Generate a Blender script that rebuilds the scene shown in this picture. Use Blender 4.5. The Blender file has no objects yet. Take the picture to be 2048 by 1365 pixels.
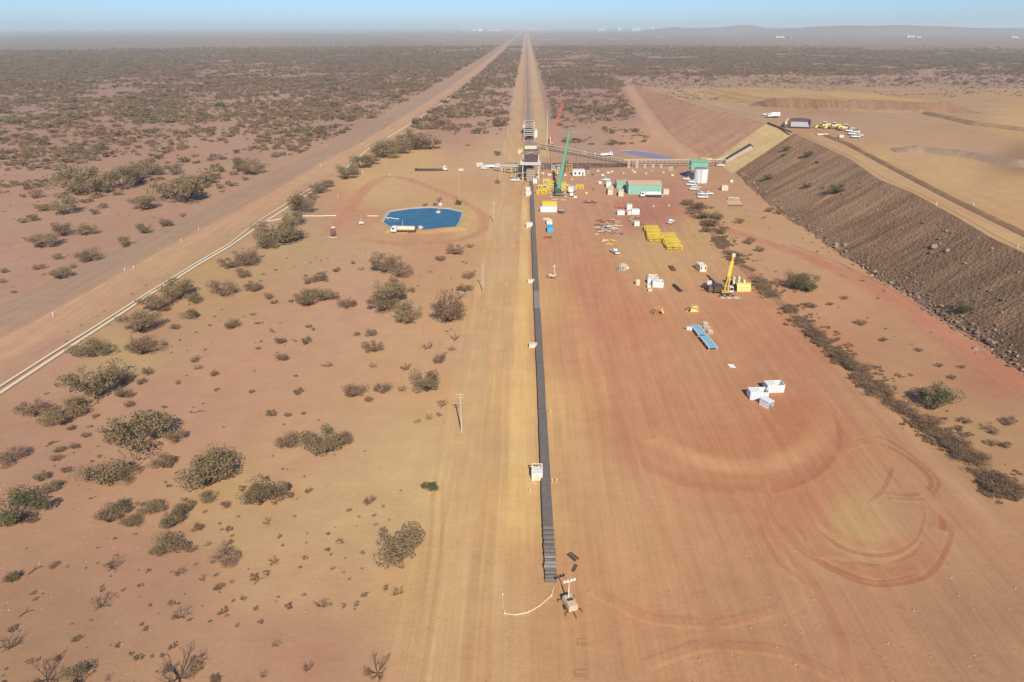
import bpy, math, random
import numpy as np
from mathutils import Matrix, Vector

random.seed(7)
scene = bpy.context.scene
COL = scene.collection
PI = math.pi

# ------------------------------------------------------------------ camera
CAM_H = 80.0
FOC, PW, PH = 1365.0, 2048.0, 1365.0
def camera_axes(vx=1053.0, vy=53.0, roll=0.0066):
    d = np.array([vx - PW / 2, -(vy - PH / 2), -FOC]); d /= np.linalg.norm(d)
    up = np.array([math.sin(roll), math.cos(roll), 0.0])
    z = up - d * np.dot(up, d); z /= np.linalg.norm(z)
    return np.array([np.cross(d, z), d, z])
RM = camera_axes()
cam_data = bpy.data.cameras.new('camera')
cam_data.sensor_width = 36.0
cam_data.lens = FOC / PW * 36.0
cam_data.clip_start = 0.5
cam_data.clip_end = 120000.0
cam = bpy.data.objects.new('camera', cam_data)
COL.objects.link(cam)
cam.matrix_world = Matrix([list(RM[0]) + [0], list(RM[1]) + [0], list(RM[2]) + [CAM_H], [0, 0, 0, 1]])
scene.camera = cam

# ------------------------------------------------------------------ sky, sun, exposure
SUN_EL = math.radians(38.6)
SUN_AZ = math.radians(168.4)
world = bpy.data.worlds.new('World')
scene.world = world
world.use_nodes = True
wn = world.node_tree
wn.nodes.clear()
sky = wn.nodes.new('ShaderNodeTexSky')
sky.sky_type = 'NISHITA'
sky.sun_disc = False
sky.sun_elevation = SUN_EL
sky.sun_rotation = SUN_AZ
sky.altitude = 200.0
sky.air_density = 0.76
sky.dust_density = 0.47
sky.ozone_density = 10.0
bg = wn.nodes.new('ShaderNodeBackground')
bg.inputs['Strength'].default_value = 0.105
wo = wn.nodes.new('ShaderNodeOutputWorld')
wn.links.new(sky.outputs[0], bg.inputs[0])
wn.links.new(bg.outputs[0], wo.inputs[0])
sun_data = bpy.data.lights.new('sun', 'SUN')
sun_data.energy = 4.3
sun_data.angle = math.radians(0.55)
sun_data.color = (1.0, 0.935, 0.77)
sun = bpy.data.objects.new('sun', sun_data)
COL.objects.link(sun)
sdir = Vector((math.sin(SUN_AZ) * math.cos(SUN_EL), math.cos(SUN_AZ) * math.cos(SUN_EL), math.sin(SUN_EL)))
sun.rotation_euler = sdir.to_track_quat('Z', 'Y').to_euler()
sun.location = (0, -100, 300)
vs = scene.view_settings
scene.display_settings.display_device = 'sRGB'
vs.view_transform = 'Standard'
vs.look = 'None'
vs.exposure = 0.30
vs.gamma = 1.0
vs.use_curve_mapping = False
scene.render.engine = 'CYCLES'
scene.cycles.use_denoising = True
scene.cycles.max_bounces = 4
scene.cycles.diffuse_bounces = 2
scene.cycles.volume_bounces = 1
scene.cycles.transparent_max_bounces = 4
scene.cycles.caustics_reflective = False
scene.cycles.caustics_refractive = False

# ------------------------------------------------------------------ places on the ground seen along a line of sight
def at(px, py, z=0.0):
    r = RM @ np.array([px - PW / 2, -(py - PH / 2), -FOC])
    t = (z - CAM_H) / r[2]
    return Vector((r[0] * t, r[1] * t, z))
def to_px(x, y, z=0.0):
    w = np.stack([np.asarray(x, float), np.asarray(y, float), np.asarray(z, float) - CAM_H + 0 * np.asarray(x, float)], -1)
    v = w @ RM
    k = FOC / np.maximum(-v[..., 2], 1.0)
    return PW / 2 + v[..., 0] * k, PH / 2 - v[..., 1] * k
def depth(p):
    v = np.array([p[0], p[1], p[2] - CAM_H]) @ RM
    return -v[2]
def px_m(px, py, n, z=0.0):            # how many metres n pixels of the photograph span there
    return n * depth(at(px, py, z)) / FOC

# ------------------------------------------------------------------ smooth random fields
def vnoise(x, y, seed=0):
    x = np.asarray(x, float); y = np.asarray(y, float)
    xi = np.floor(x).astype(np.int64); yi = np.floor(y).astype(np.int64)
    fx = x - xi; fy = y - yi
    fx = fx * fx * (3 - 2 * fx); fy = fy * fy * (3 - 2 * fy)
    def h(a, b):
        n = (a * 374761393 + b * 668265263 + seed * 1442695041) & 0x7fffffff
        n = ((n ^ (n >> 13)) * 1274126177) & 0x7fffffff
        n = n ^ (n >> 16)
        return (n & 0xffff) / 65535.0
    return (h(xi, yi) * (1 - fx) + h(xi + 1, yi) * fx) * (1 - fy) + (h(xi, yi + 1) * (1 - fx) + h(xi + 1, yi + 1) * fx) * fy
def fbm(x, y, seed=0, o=4):
    s = 0; a = 0.5; t = 0
    for k in range(o):
        s = s + a * vnoise(np.asarray(x) * 2 ** k, np.asarray(y) * 2 ** k, seed + k * 17); t += a; a *= 0.5
    return s / t

# ------------------------------------------------------------------ materials
def lin(c):
    c = np.asarray(c, float) / 255.0
    return np.where(c <= 0.04045, c / 12.92, ((c + 0.055) / 1.055) ** 2.4)
class NT:
    def __init__(self, name):
        self.m = bpy.data.materials.new(name); self.m.use_nodes = True
        self.t = self.m.node_tree; self.t.nodes.clear()
        self.out = self.n('ShaderNodeOutputMaterial')
    def n(self, kind, **kw):
        nd = self.t.nodes.new(kind)
        for k, v in kw.items(): setattr(nd, k, v)
        return nd
    def l(self, a, b): self.t.links.new(a, b)
    def noise(self, vec, scale, detail=4, rough=0.55):
        nd = self.n('ShaderNodeTexNoise'); nd.inputs['Scale'].default_value = scale
        nd.inputs['Detail'].default_value = detail; nd.inputs['Roughness'].default_value = rough
        if vec is not None: self.l(vec, nd.inputs['Vector'])
        return nd.outputs[0]
    def ramp(self, fac, lo, hi, a=0.0, b=1.0):
        nd = self.n('ShaderNodeMapRange'); nd.inputs[1].default_value = lo; nd.inputs[2].default_value = hi
        nd.inputs[3].default_value = a; nd.inputs[4].default_value = b; self.l(fac, nd.inputs[0]); return nd.outputs[0]
    def mix(self, fac, a, b, mode='MIX'):
        nd = self.n('ShaderNodeMix', data_type='RGBA', blend_type=mode)
        for sock, v in ((nd.inputs[0], fac), (nd.inputs[6], a), (nd.inputs[7], b)):
            if hasattr(v, 'node'): self.l(v, sock)
            elif isinstance(v, (int, float)): sock.default_value = v
            else: sock.default_value = tuple(v) + (1.0,)
        return nd.outputs[2]
    def math(self, op, a, b=0.0):
        nd = self.n('ShaderNodeMath', operation=op)
        for sock, v in ((nd.inputs[0], a), (nd.inputs[1], b)):
            if hasattr(v, 'node'): self.l(v, sock)
            else: sock.default_value = v
        return nd.outputs[0]
    def bsdf(self, color, rough=0.9, metal=0.0, normal=None, spec=0.3):
        b = self.n('ShaderNodeBsdfPrincipled')
        if hasattr(color, 'node'): self.l(color, b.inputs['Base Color'])
        else: b.inputs['Base Color'].default_value = tuple(color) + (1.0,)
        if hasattr(rough, 'node'): self.l(rough, b.inputs['Roughness'])
        else: b.inputs['Roughness'].default_value = rough
        b.inputs['Metallic'].default_value = metal
        b.inputs['Specular IOR Level'].default_value = spec
        if normal is not None: self.l(normal, b.inputs['Normal'])
        self.l(b.outputs[0], self.out.inputs['Surface']); return b
    def bump(self, h, strength, dist):
        nd = self.n('ShaderNodeBump'); nd.inputs['Strength'].default_value = strength
        nd.inputs['Distance'].default_value = dist; self.l(h, nd.inputs['Height']); return nd.outputs[0]
    def scaled(self, vec, s):
        nd = self.n('ShaderNodeVectorMath', operation='MULTIPLY'); self.l(vec, nd.inputs[0]); nd.inputs[1].default_value = s
        return nd.outputs[0]

def soil_material(name, bumps=0.5, streak=0.18, rubble=False, scrub=True):
    t = NT(name)
    pos = t.n('ShaderNodeNewGeometry').outputs['Position']
    base = t.n('ShaderNodeVertexColor', layer_name='tint').outputs['Color']
    big = t.noise(pos, 0.018, 5, 0.6)
    mid = t.noise(pos, 0.16, 5, 0.62)
    fine = t.noise(pos, 1.7, 4, 0.7)
    st = t.noise(t.scaled(pos, (0.55, 0.02, 0.3)), 1.0, 4, 0.6)
    st2 = t.noise(t.scaled(pos, (1.9, 0.05, 0.3)), 1.0, 2, 0.6)
    c = t.mix(t.ramp(big, 0.38, 0.66), base, t.mix(0.45, base, (0.94, 0.80, 0.70), 'MULTIPLY'))
    c = t.mix(t.ramp(mid, 0.35, 0.7), c, t.mix(1.0, c, (1.10, 1.12, 1.12), 'MULTIPLY'))
    drv = t.n('ShaderNodeAttribute', attribute_name='bare').outputs['Fac']      # driven-over ground carries wheel streaks
    v = t.ramp(fine, 0.25, 0.75, 0.93, 1.07)
    sk = t.math('ADD', t.ramp(st, 0.3, 0.7, -streak * 0.5, streak * 0.5), t.ramp(st2, 0.35, 0.65, -streak * 0.22, streak * 0.22))
    v = t.math('ADD', v, t.math('MULTIPLY', sk, drv))
    vc = t.n('ShaderNodeCombineColor')
    for k in range(3): t.l(v, vc.inputs[k])
    c = t.mix(1.0, c, vc.outputs[0], 'MULTIPLY')
    speck = t.noise(pos, 0.9, 2, 0.8)
    c = t.mix(t.ramp(speck, 0.64, 0.74, 0.0, 0.30), c, (0.16, 0.095, 0.06))
    if scrub:                                   # low scrub cover of the far plain, too far off to tell plants apart
        ln = t.n('ShaderNodeVectorMath', operation='LENGTH'); t.l(pos, ln.inputs[0])
        farm = t.ramp(ln.outputs['Value'], 1500, 3400)
        veg = t.noise(t.scaled(pos, (0.6, 1.0, 1.0)), 0.011, 6, 0.75)
        veg2 = t.noise(pos, 0.0023, 4, 0.6)
        cover = t.math('MULTIPLY', farm, t.ramp(t.math('ADD', veg, t.math('MULTIPLY', veg2, 0.5)), 0.55, 0.85, 0.35, 0.95))
        att = t.n('ShaderNodeAttribute', attribute_name='bare')
        cover = t.math('MULTIPLY', cover, t.math('SUBTRACT', 1.0, att.outputs['Fac']))
        veg3 = t.noise(t.scaled(pos, (0.25, 1.0, 1.0)), 0.0009, 5, 0.65)
        cover = t.math('MULTIPLY', cover, t.ramp(veg3, 0.36, 0.62, 0.45, 1.0))
        c = t.mix(cover, c, t.mix(t.ramp(veg2, 0.4, 0.6), (0.19, 0.155, 0.115), (0.215, 0.16, 0.125)))
    h = t.math('ADD', t.math('MULTIPLY', mid, 1.0), t.math('MULTIPLY', fine, 0.25))
    if rubble:
        vo = t.n('ShaderNodeTexVoronoi'); vo.inputs['Scale'].default_value = 0.9; t.l(pos, vo.inputs['Vector'])
        vo2 = t.n('ShaderNodeTexVoronoi'); vo2.inputs['Scale'].default_value = 2.3; t.l(pos, vo2.inputs['Vector'])
        h = t.math('ADD', h, t.math('MULTIPLY', t.math('ADD', vo.outputs['Distance'], t.math('MULTIPLY', vo2.outputs['Distance'], 0.5)), -1.1))
        c = t.mix(t.ramp(vo2.outputs['Color'], 0.1, 0.9, 0.0, 0.28), c, t.mix(1.0, c, (0.66, 0.63, 0.62), 'MULTIPLY'))
    t.bsdf(c, 0.95, 0.0, t.bump(h, bumps, 0.6), 0.15)
    return t.m
SOIL = soil_material('soil', 0.32)
ROCKY = soil_material('dump_rock_fill', 0.55, 0.1, True, False)

MATS = {}
def paint(name, col, rough=0.5, metal=0.0, dust=0.25, spec=0.4, dustcol=(0.40, 0.26, 0.17)):
    if name in MATS: return MATS[name]
    t = NT(name)
    pos = t.n('ShaderNodeNewGeometry').outputs['Position']
    n1 = t.noise(pos, 0.9, 5, 0.65)
    n2 = t.noise(t.scaled(pos, (3.0, 3.0, 0.5)), 1.0, 3, 0.6)
    c = t.mix(t.ramp(n1, 0.35, 0.75, 0.0, dust), col, dustcol)
    c = t.mix(t.ramp(n2, 0.35, 0.7, 0.0, 0.35), c, t.mix(1.0, c, (0.80, 0.77, 0.73), 'MULTIPLY'))
    t.bsdf(c, t.ramp(n1, 0.3, 0.7, rough * 0.85, min(1, rough * 1.25)), metal, None, spec)
    MATS[name] = t.m
    return t.m
WHITE = paint('white_paint', (0.76, 0.74, 0.70), 0.45, 0, 0.14)
CREAM = paint('cream_paint', (0.74, 0.62, 0.44), 0.5, 0, 0.2)
PIPE_M = paint('pale_pipe', (0.80, 0.69, 0.50), 0.5, 0, 0.15)
YELLOW = paint('yellow_paint', (0.78, 0.55, 0.05), 0.45, 0, 0.15)
PALEYEL = paint('pale_yellow_paint', (0.76, 0.62, 0.22), 0.5, 0, 0.15)
ORANGE = paint('worn_orange_paint', (0.62, 0.36, 0.08), 0.6, 0, 0.3)
GREENP = paint('green_paint', (0.10, 0.34, 0.20), 0.45, 0, 0.12)
GREENWALL = paint('pale_green_sheeting', (0.25, 0.50, 0.40), 0.5, 0, 0.15)
GREENROOF = paint('dusty_green_roofing', (0.36, 0.42, 0.27), 0.6, 0, 0.25)
TANROOF = paint('dusty_tan_roofing', (0.62, 0.42, 0.26), 0.6, 0, 0.3)
RED = paint('faded_red_paint', (0.55, 0.12, 0.09), 0.5, 0, 0.2)
BLUEP = paint('light_blue_paint', (0.22, 0.48, 0.60), 0.45, 0, 0.15)
CYAN = paint('bright_blue_paint', (0.06, 0.42, 0.62), 0.45, 0, 0.08)
STEEL = paint('grey_steel', (0.30, 0.29, 0.28), 0.5, 0.3, 0.3)
DARKST = paint('dark_steel', (0.07, 0.055, 0.05), 0.6, 0.2, 0.25)
RUST = paint('rusty_steel', (0.20, 0.10, 0.065), 0.75, 0.0, 0.35)
BROWNST = paint('brown_steel', (0.14, 0.075, 0.06), 0.7, 0, 0.35)
RUBBER = paint('tyre_rubber', (0.025, 0.024, 0.023), 0.8, 0, 0.25)
BELT = paint('grey_belt_rubber', (0.145, 0.130, 0.120), 0.7, 0, 0.30, 0.25)
BELTL = paint('dusty_belt_rubber', (0.26, 0.23, 0.20), 0.75, 0, 0.4, 0.25)
GLASS = paint('dark_glass', (0.02, 0.028, 0.035), 0.12, 0, 0.1, 0.6)
CONC = paint('pale_concrete', (0.45, 0.38, 0.30), 0.9, 0, 0.3)
WOOD = paint('weathered_timber', (0.52, 0.44, 0.33), 0.85, 0, 0.15)
PURPLE = paint('blue_grey_liner', (0.24, 0.22, 0.34), 0.55, 0, 0.2)
WHITEP = paint('bright_white_paint', (0.78, 0.79, 0.79), 0.4, 0, 0.06)
ROCK = paint('dark_rock', (0.17, 0.11, 0.08), 0.95, 0, 0.4)
ROCK2 = paint('pale_rock', (0.36, 0.24, 0.17), 0.95, 0, 0.3)
PURPLST = paint('plum_steel', (0.10, 0.06, 0.075), 0.6, 0.1, 0.15)

def leaf_material(name, c1, c2):
    t = NT(name)
    pos = t.n('ShaderNodeNewGeometry').outputs['Position']
    info = t.n('ShaderNodeObjectInfo').outputs['Random']
    n = t.noise(pos, 0.8, 3, 0.6)
    c = t.mix(t.ramp(n, 0.3, 0.7), c1, c2)
    v = t.ramp(info, 0, 1, 0.82, 1.18)
    vc = t.n('ShaderNodeCombineColor')
    for k in range(3): t.l(v, vc.inputs[k])
    c = t.mix(1.0, c, vc.outputs[0], 'MULTIPLY')
    di = t.n('ShaderNodeBsdfDiffuse'); tr = t.n('ShaderNodeBsdfTranslucent'); mx = t.n('ShaderNodeMixShader')
    t.l(c, di.inputs['Color']); t.l(c, tr.inputs['Color']); mx.inputs[0].default_value = 0.38
    t.l(di.outputs[0], mx.inputs[1]); t.l(tr.outputs[0], mx.inputs[2]); t.l(mx.outputs[0], t.out.inputs['Surface'])
    return t.m
OLIVE = leaf_material('olive_foliage', (0.355, 0.265, 0.150), (0.285, 0.21, 0.122))
DRY = leaf_material('dry_brown_foliage', (0.37, 0.245, 0.155), (0.30, 0.195, 0.128))
TWIG = leaf_material('bare_twigs', (0.34, 0.22, 0.145), (0.27, 0.175, 0.115))
GREENF = leaf_material('green_foliage', (0.21, 0.195, 0.095), (0.18, 0.17, 0.09))
BARK = leaf_material('grey_bark', (0.22, 0.15, 0.11), (0.16, 0.115, 0.085))

# ------------------------------------------------------------------ object helpers
def mesh_np(name, v, f, mats=None, tint=None, smooth=False, bare=None):
    me = bpy.data.meshes.new(name)
    me.from_pydata([tuple(p) for p in v] if not isinstance(v, np.ndarray) else v.tolist(), [], f if isinstance(f, list) else f.tolist())
    if mats: me.materials.append(mats)
    if tint is not None:
        a = me.attributes.new('tint', 'FLOAT_COLOR', 'POINT')
        col = np.ones((len(v), 4), np.float32); col[:, :3] = tint
        a.data.foreach_set('color', col.ravel())
    if bare is not None:
        a = me.attributes.new('bare', 'FLOAT', 'POINT'); a.data.foreach_set('value', np.asarray(bare, np.float32))
    if smooth:
        me.polygons.foreach_set('use_smooth', [True] * len(me.polygons))
    me.update()
    return me
def link(name, me, parent=None, kind=None, label=None, cat=None, group=None):
    o = bpy.data.objects.new(name, me); COL.objects.link(o)
    if parent is not None: o.parent = parent
    if kind: o['kind'] = kind
    if label: o['label'] = label
    if cat: o['category'] = cat
    if group: o['group'] = group
    return o
def thing(name, label, cat, loc=(0, 0, 0), rz=0.0, group=None):
    o = bpy.data.objects.new(name, None); COL.objects.link(o)
    o.empty_display_size = 0.5
    o.location = loc; o.rotation_euler = (0, 0, math.radians(rz))
    o['label'] = label; o['category'] = cat
    if group: o['group'] = group
    return o
def dup(root, loc, rz=0.0, label=None, group=None, scale=None):
    r = root.copy(); COL.objects.link(r); r.location = loc; r.rotation_euler = (0, 0, math.radians(rz))
    if label: r['label'] = label
    if group: r['group'] = group
    if scale: r.scale = scale
    for ch in list(root.children):
        c = ch.copy(); COL.objects.link(c); c.parent = r
        for g in list(ch.children):
            d = g.copy(); COL.objects.link(d); d.parent = c
    return r
class MB:
    def __init__(s): s.v = []; s.f = []
    def add(s, v, f):
        b = len(s.v); s.v += [tuple(p) for p in v]; s.f += [[i + b for i in q] for q in f]; return s
    def box(s, x0, x1, y0, y1, z0, z1, tx=0.0, ty=0.0):       # tx, ty: how much the top draws in
        v = [(x0, y0, z0), (x1, y0, z0), (x1, y1, z0), (x0, y1, z0),
             (x0 + tx, y0 + ty, z1), (x1 - tx, y0 + ty, z1), (x1 - tx, y1 - ty, z1), (x0 + tx, y1 - ty, z1)]
        return s.add(v, [[3, 2, 1, 0], [4, 5, 6, 7], [0, 1, 5, 4], [1, 2, 6, 5], [2, 3, 7, 6], [3, 0, 4, 7]])
    def beam(s, p, q, w=0.1, h=None):
        h = w if h is None else h
        p = Vector(p); q = Vector(q); d = (q - p).normalized()
        up = Vector((0, 0, 1)) if abs(d.z) < 0.95 else Vector((1, 0, 0))
        a = d.cross(up).normalized() * w / 2; b = a.cross(d).normalized() * h / 2
        v = [p - a - b, p + a - b, p + a + b, p - a + b, q - a - b, q + a - b, q + a + b, q - a + b]
        return s.add(v, [[0, 1, 2, 3], [7, 6, 5, 4], [0, 4, 5, 1], [1, 5, 6, 2], [2, 6, 7, 3], [3, 7, 4, 0]])
    def tube(s, p, q, r, r2=None, n=10):
        r2 = r if r2 is None else r2
        p = Vector(p); q = Vector(q); d = (q - p).normalized()
        up = Vector((0, 0, 1)) if abs(d.z) < 0.95 else Vector((1, 0, 0))
        a = d.cross(up).normalized(); b = a.cross(d).normalized()
        v = []
        for c, rr in ((p, r), (q, r2)):
            for k in range(n):
                t = 2 * PI * k / n; v.append(c + a * math.cos(t) * rr + b * math.sin(t) * rr)
        f = [[k, (k + 1) % n, n + (k + 1) % n, n + k] for k in range(n)]
        f += [list(range(n))[::-1], list(range(n, 2 * n))]
        return s.add(v, f)
    def path(s, pts, r, n=7):
        for a, b in zip(pts[:-1], pts[1:]): s.tube(a, b, r, r, n)
        return s
    def prism(s, poly, y0, y1):                               # outline in (x, z) swept along y
        n = len(poly)
        v = [(x, y0, z) for x, z in poly] + [(x, y1, z) for x, z in poly]
        f = [[k, (k + 1) % n, n + (k + 1) % n, n + k] for k in range(n)] + [list(range(n))[::-1], list(range(n, 2 * n))]
        return s.add(v, f)
    def prismx(s, poly, x0, x1):                              # outline in (y, z) swept along x
        n = len(poly)
        v = [(x0, y, z) for y, z in poly] + [(x1, y, z) for y, z in poly]
        f = [[k, (k + 1) % n, n + (k + 1) % n, n + k] for k in range(n)] + [list(range(n))[::-1], list(range(n, 2 * n))]
        return s.add(v, f)
    def build(s, name, mat, parent=None, smooth=False, kind=None):
        me = bpy.data.meshes.new(name); me.from_pydata(s.v, [], s.f); me.materials.append(mat)
        if smooth: me.polygons.foreach_set('use_smooth', [True] * len(me.polygons))
        me.update()
        return link(name, me, parent, kind)
def share(o, name, parent, loc=(0, 0, 0), rz=0.0):            # another piece of the same shape
    c = bpy.data.objects.new(name, o.data); COL.objects.link(c); c.parent = parent
    c.location = loc; c.rotation_euler = (0, 0, rz); return c
def heading(p, q): return math.degrees(math.atan2(q[1] - p[1], q[0] - p[0]))

# ================================================================== THE SETTING
K_ALB = 1.19       # how bright level ground comes out per unit of albedo
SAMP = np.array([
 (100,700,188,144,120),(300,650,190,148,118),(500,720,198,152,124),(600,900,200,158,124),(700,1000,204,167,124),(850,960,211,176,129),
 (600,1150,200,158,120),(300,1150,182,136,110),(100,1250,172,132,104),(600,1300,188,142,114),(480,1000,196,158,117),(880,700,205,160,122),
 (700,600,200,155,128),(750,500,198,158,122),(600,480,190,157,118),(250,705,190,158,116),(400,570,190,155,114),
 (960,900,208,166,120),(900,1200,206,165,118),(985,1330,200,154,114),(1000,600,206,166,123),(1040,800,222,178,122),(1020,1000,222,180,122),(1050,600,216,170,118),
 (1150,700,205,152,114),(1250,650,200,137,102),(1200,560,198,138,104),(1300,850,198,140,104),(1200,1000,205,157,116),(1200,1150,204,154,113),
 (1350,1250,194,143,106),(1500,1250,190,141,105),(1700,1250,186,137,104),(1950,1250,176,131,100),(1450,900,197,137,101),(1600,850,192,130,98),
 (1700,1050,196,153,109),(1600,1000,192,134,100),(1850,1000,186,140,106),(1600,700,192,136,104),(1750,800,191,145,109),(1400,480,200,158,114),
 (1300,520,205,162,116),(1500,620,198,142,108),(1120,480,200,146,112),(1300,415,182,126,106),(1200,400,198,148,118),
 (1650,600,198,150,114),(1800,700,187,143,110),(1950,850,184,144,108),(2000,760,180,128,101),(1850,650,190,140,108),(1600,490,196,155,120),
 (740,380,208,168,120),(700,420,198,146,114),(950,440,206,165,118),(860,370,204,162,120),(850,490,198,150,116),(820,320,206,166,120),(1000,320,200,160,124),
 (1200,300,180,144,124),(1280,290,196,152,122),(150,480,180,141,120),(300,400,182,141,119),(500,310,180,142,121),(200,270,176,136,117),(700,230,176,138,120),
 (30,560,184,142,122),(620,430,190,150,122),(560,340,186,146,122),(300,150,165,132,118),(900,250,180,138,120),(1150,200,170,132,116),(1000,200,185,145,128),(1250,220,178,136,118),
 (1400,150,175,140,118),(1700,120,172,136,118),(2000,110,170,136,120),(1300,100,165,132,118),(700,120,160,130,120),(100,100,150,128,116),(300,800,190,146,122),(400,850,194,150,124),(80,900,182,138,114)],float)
PLAT = np.array([
 (1600,275,186,146,112),(1700,300,190,150,112),(1800,350,200,160,116),(1900,400,196,156,112),(2000,450,200,158,112),(1750,320,205,168,114),(1900,340,205,166,114),(2030,380,202,163,113),
 (1750,265,182,147,120),(1850,250,183,147,118),(1950,290,182,146,118),(1650,240,182,146,120),(1550,235,184,148,118),(1450,215,186,150,118),(1350,180,190,152,118),
 (1400,165,208,168,116),(1480,180,206,166,112),(1600,170,196,152,112),(1800,180,186,146,112),(2000,180,190,150,112),(1700,160,188,148,114),(1900,150,176,142,116),(1500,140,190,150,118),(2020,240,212,172,112),
 (1950,230,180,146,120),(1650,205,160,124,98),(2040,320,140,104,82)],float)
PLAT[:, 2:5] = PLAT[:, 2:5] * 0.68 + np.array([188, 149, 116]) * 0.32
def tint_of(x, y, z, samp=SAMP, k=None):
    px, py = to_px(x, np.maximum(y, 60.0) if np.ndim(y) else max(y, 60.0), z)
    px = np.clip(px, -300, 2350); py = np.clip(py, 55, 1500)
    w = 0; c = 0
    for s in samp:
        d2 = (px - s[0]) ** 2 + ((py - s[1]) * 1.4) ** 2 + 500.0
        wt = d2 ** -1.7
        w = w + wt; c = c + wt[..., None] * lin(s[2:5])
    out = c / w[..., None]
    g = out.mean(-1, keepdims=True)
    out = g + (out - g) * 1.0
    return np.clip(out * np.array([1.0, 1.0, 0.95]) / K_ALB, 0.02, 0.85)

# ---- the ground: one sheet out to the horizon
def ground_sheet():
    ang = np.concatenate([np.linspace(-48, 48, 330), np.linspace(48, 312, 46)[1:-1]]) * PI / 180
    r = np.concatenate([[0.5, 12, 25, 38], np.geomspace(50, 3000, 250), np.geomspace(3000, 36000, 42)[1:]])
    A, Rr = np.meshgrid(ang, r)
    x = Rr * np.sin(A); y = Rr * np.cos(A)
    z = np.zeros_like(x)
    z += np.where(Rr > 150, 0.25 * (fbm(x / 40, y / 40, 3) - 0.5) * np.clip((Rr - 150) / 400, 0, 1), 0) * 0.0
    nr, na = x.shape
    v = np.stack([x.ravel(), y.ravel(), z.ravel()], 1)
    idx = np.arange(nr * na).reshape(nr, na)
    nxt = np.roll(idx, -1, axis=1)
    f = np.stack([idx[:-1].ravel(), nxt[:-1].ravel(), nxt[1:].ravel(), idx[1:].ravel()], 1)
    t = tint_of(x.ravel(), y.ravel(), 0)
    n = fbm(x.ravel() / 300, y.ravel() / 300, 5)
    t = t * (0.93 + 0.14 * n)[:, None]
    px, py = to_px(v[:, 0], np.maximum(v[:, 1], 60), 0)
    bare = np.zeros(len(v))
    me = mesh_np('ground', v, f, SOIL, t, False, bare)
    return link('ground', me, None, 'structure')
ground_sheet()

def ribbon(name, pts, z, color, prof, amount=1.0, lanes=None, step=None, field=SAMP, rag=0.8, mat=None, zfun=None, fade=0, edge_z=None):
    """a strip of ground along world points (x, y, half width); prof: list of (offset -1..1, strength)"""
    P = [np.array(p[:3], float) for p in pts]
    out = []
    for a, b in zip(P[:-1], P[1:]):
        L = np.linalg.norm((b - a)[:2]); st = step or max(3.0, min(0.02 * abs(a[1]), 60.0)); n = max(1, int(L / st))
        for k in range(n): out.append(a + (b - a) * k / n)
    out.append(P[-1]); out = np.array(out)
    for _ in range(3):
        o2 = out.copy(); o2[1:-1] = (out[:-2] + 2 * out[1:-1] + out[2:]) / 4; out = o2
    d = np.gradient(out[:, :2], axis=0); d /= np.linalg.norm(d, axis=1)[:, None] + 1e-9
    nrm = np.stack([d[:, 1], -d[:, 0]], 1)
    m = len(prof); n = len(out)
    offs = np.array([p[0] for p in prof]); stg = np.array([p[1] for p in prof])
    edge = (fbm(out[:, 0] / 6, out[:, 1] / 6, 11) - 0.5) * rag
    v = np.zeros((n, m, 3)); s = np.zeros((n, m))
    for j in range(m):
        w = out[:, 2] * offs[j] + (edge * abs(offs[j]) if abs(offs[j]) > 0.55 else 0)
        v[:, j, :2] = out[:, :2] + nrm * w[:, None]
        s[:, j] = stg[j]
    v[:, :, 2] = z if zfun is None else zfun(v[:, :, 0], v[:, :, 1]) + z
    v[:, [0, -1], 2] -= (min(0.04, z * 0.6) if edge_z is None else z - edge_z)      # the edge runs down to what lies below
    v = v.reshape(-1, 3); s = s.ravel()
    tf = tint_of(v[:, 0], v[:, 1], v[:, 2], field)
    col = np.array(color) if np.ndim(color) == 1 else None
    if fade:
        u = np.linspace(0, 1, n); s = s.reshape(n, m) * np.clip(np.minimum(u, 1 - u) / fade, 0, 1)[:, None]; s = s.ravel()
    s = s * amount * (0.75 + 0.5 * fbm(v[:, 0] / 9, v[:, 1] / 30, 21)); s = np.clip(s, 0, 1)
    t = tf * (1 - s[:, None]) + (lin(color) / K_ALB)[None, :] * s[:, None]
    idx = np.arange(n * m).reshape(n, m)
    f = np.stack([idx[:-1, :-1].ravel(), idx[:-1, 1:].ravel(), idx[1:, 1:].ravel(), idx[1:, :-1].ravel()], 1)
    me = mesh_np(name, v, f, mat or SOIL, t, False, np.ones(len(v)))
    o = link(name, me, None, 'structure')
    return o
def pxw(l):                      # (px, py, width px) along a road -> world points
    o = []
    for px, py, w in l:
        p = at(px, py); o.append((p.x, p.y, px_m(px, py, w) / 2))
    return o
SOFT = [(-1, 0), (-0.8, 0.25), (-0.55, 0.8), (0, 1), (0.55, 0.8), (0.8, 0.25), (1, 0)]
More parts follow.
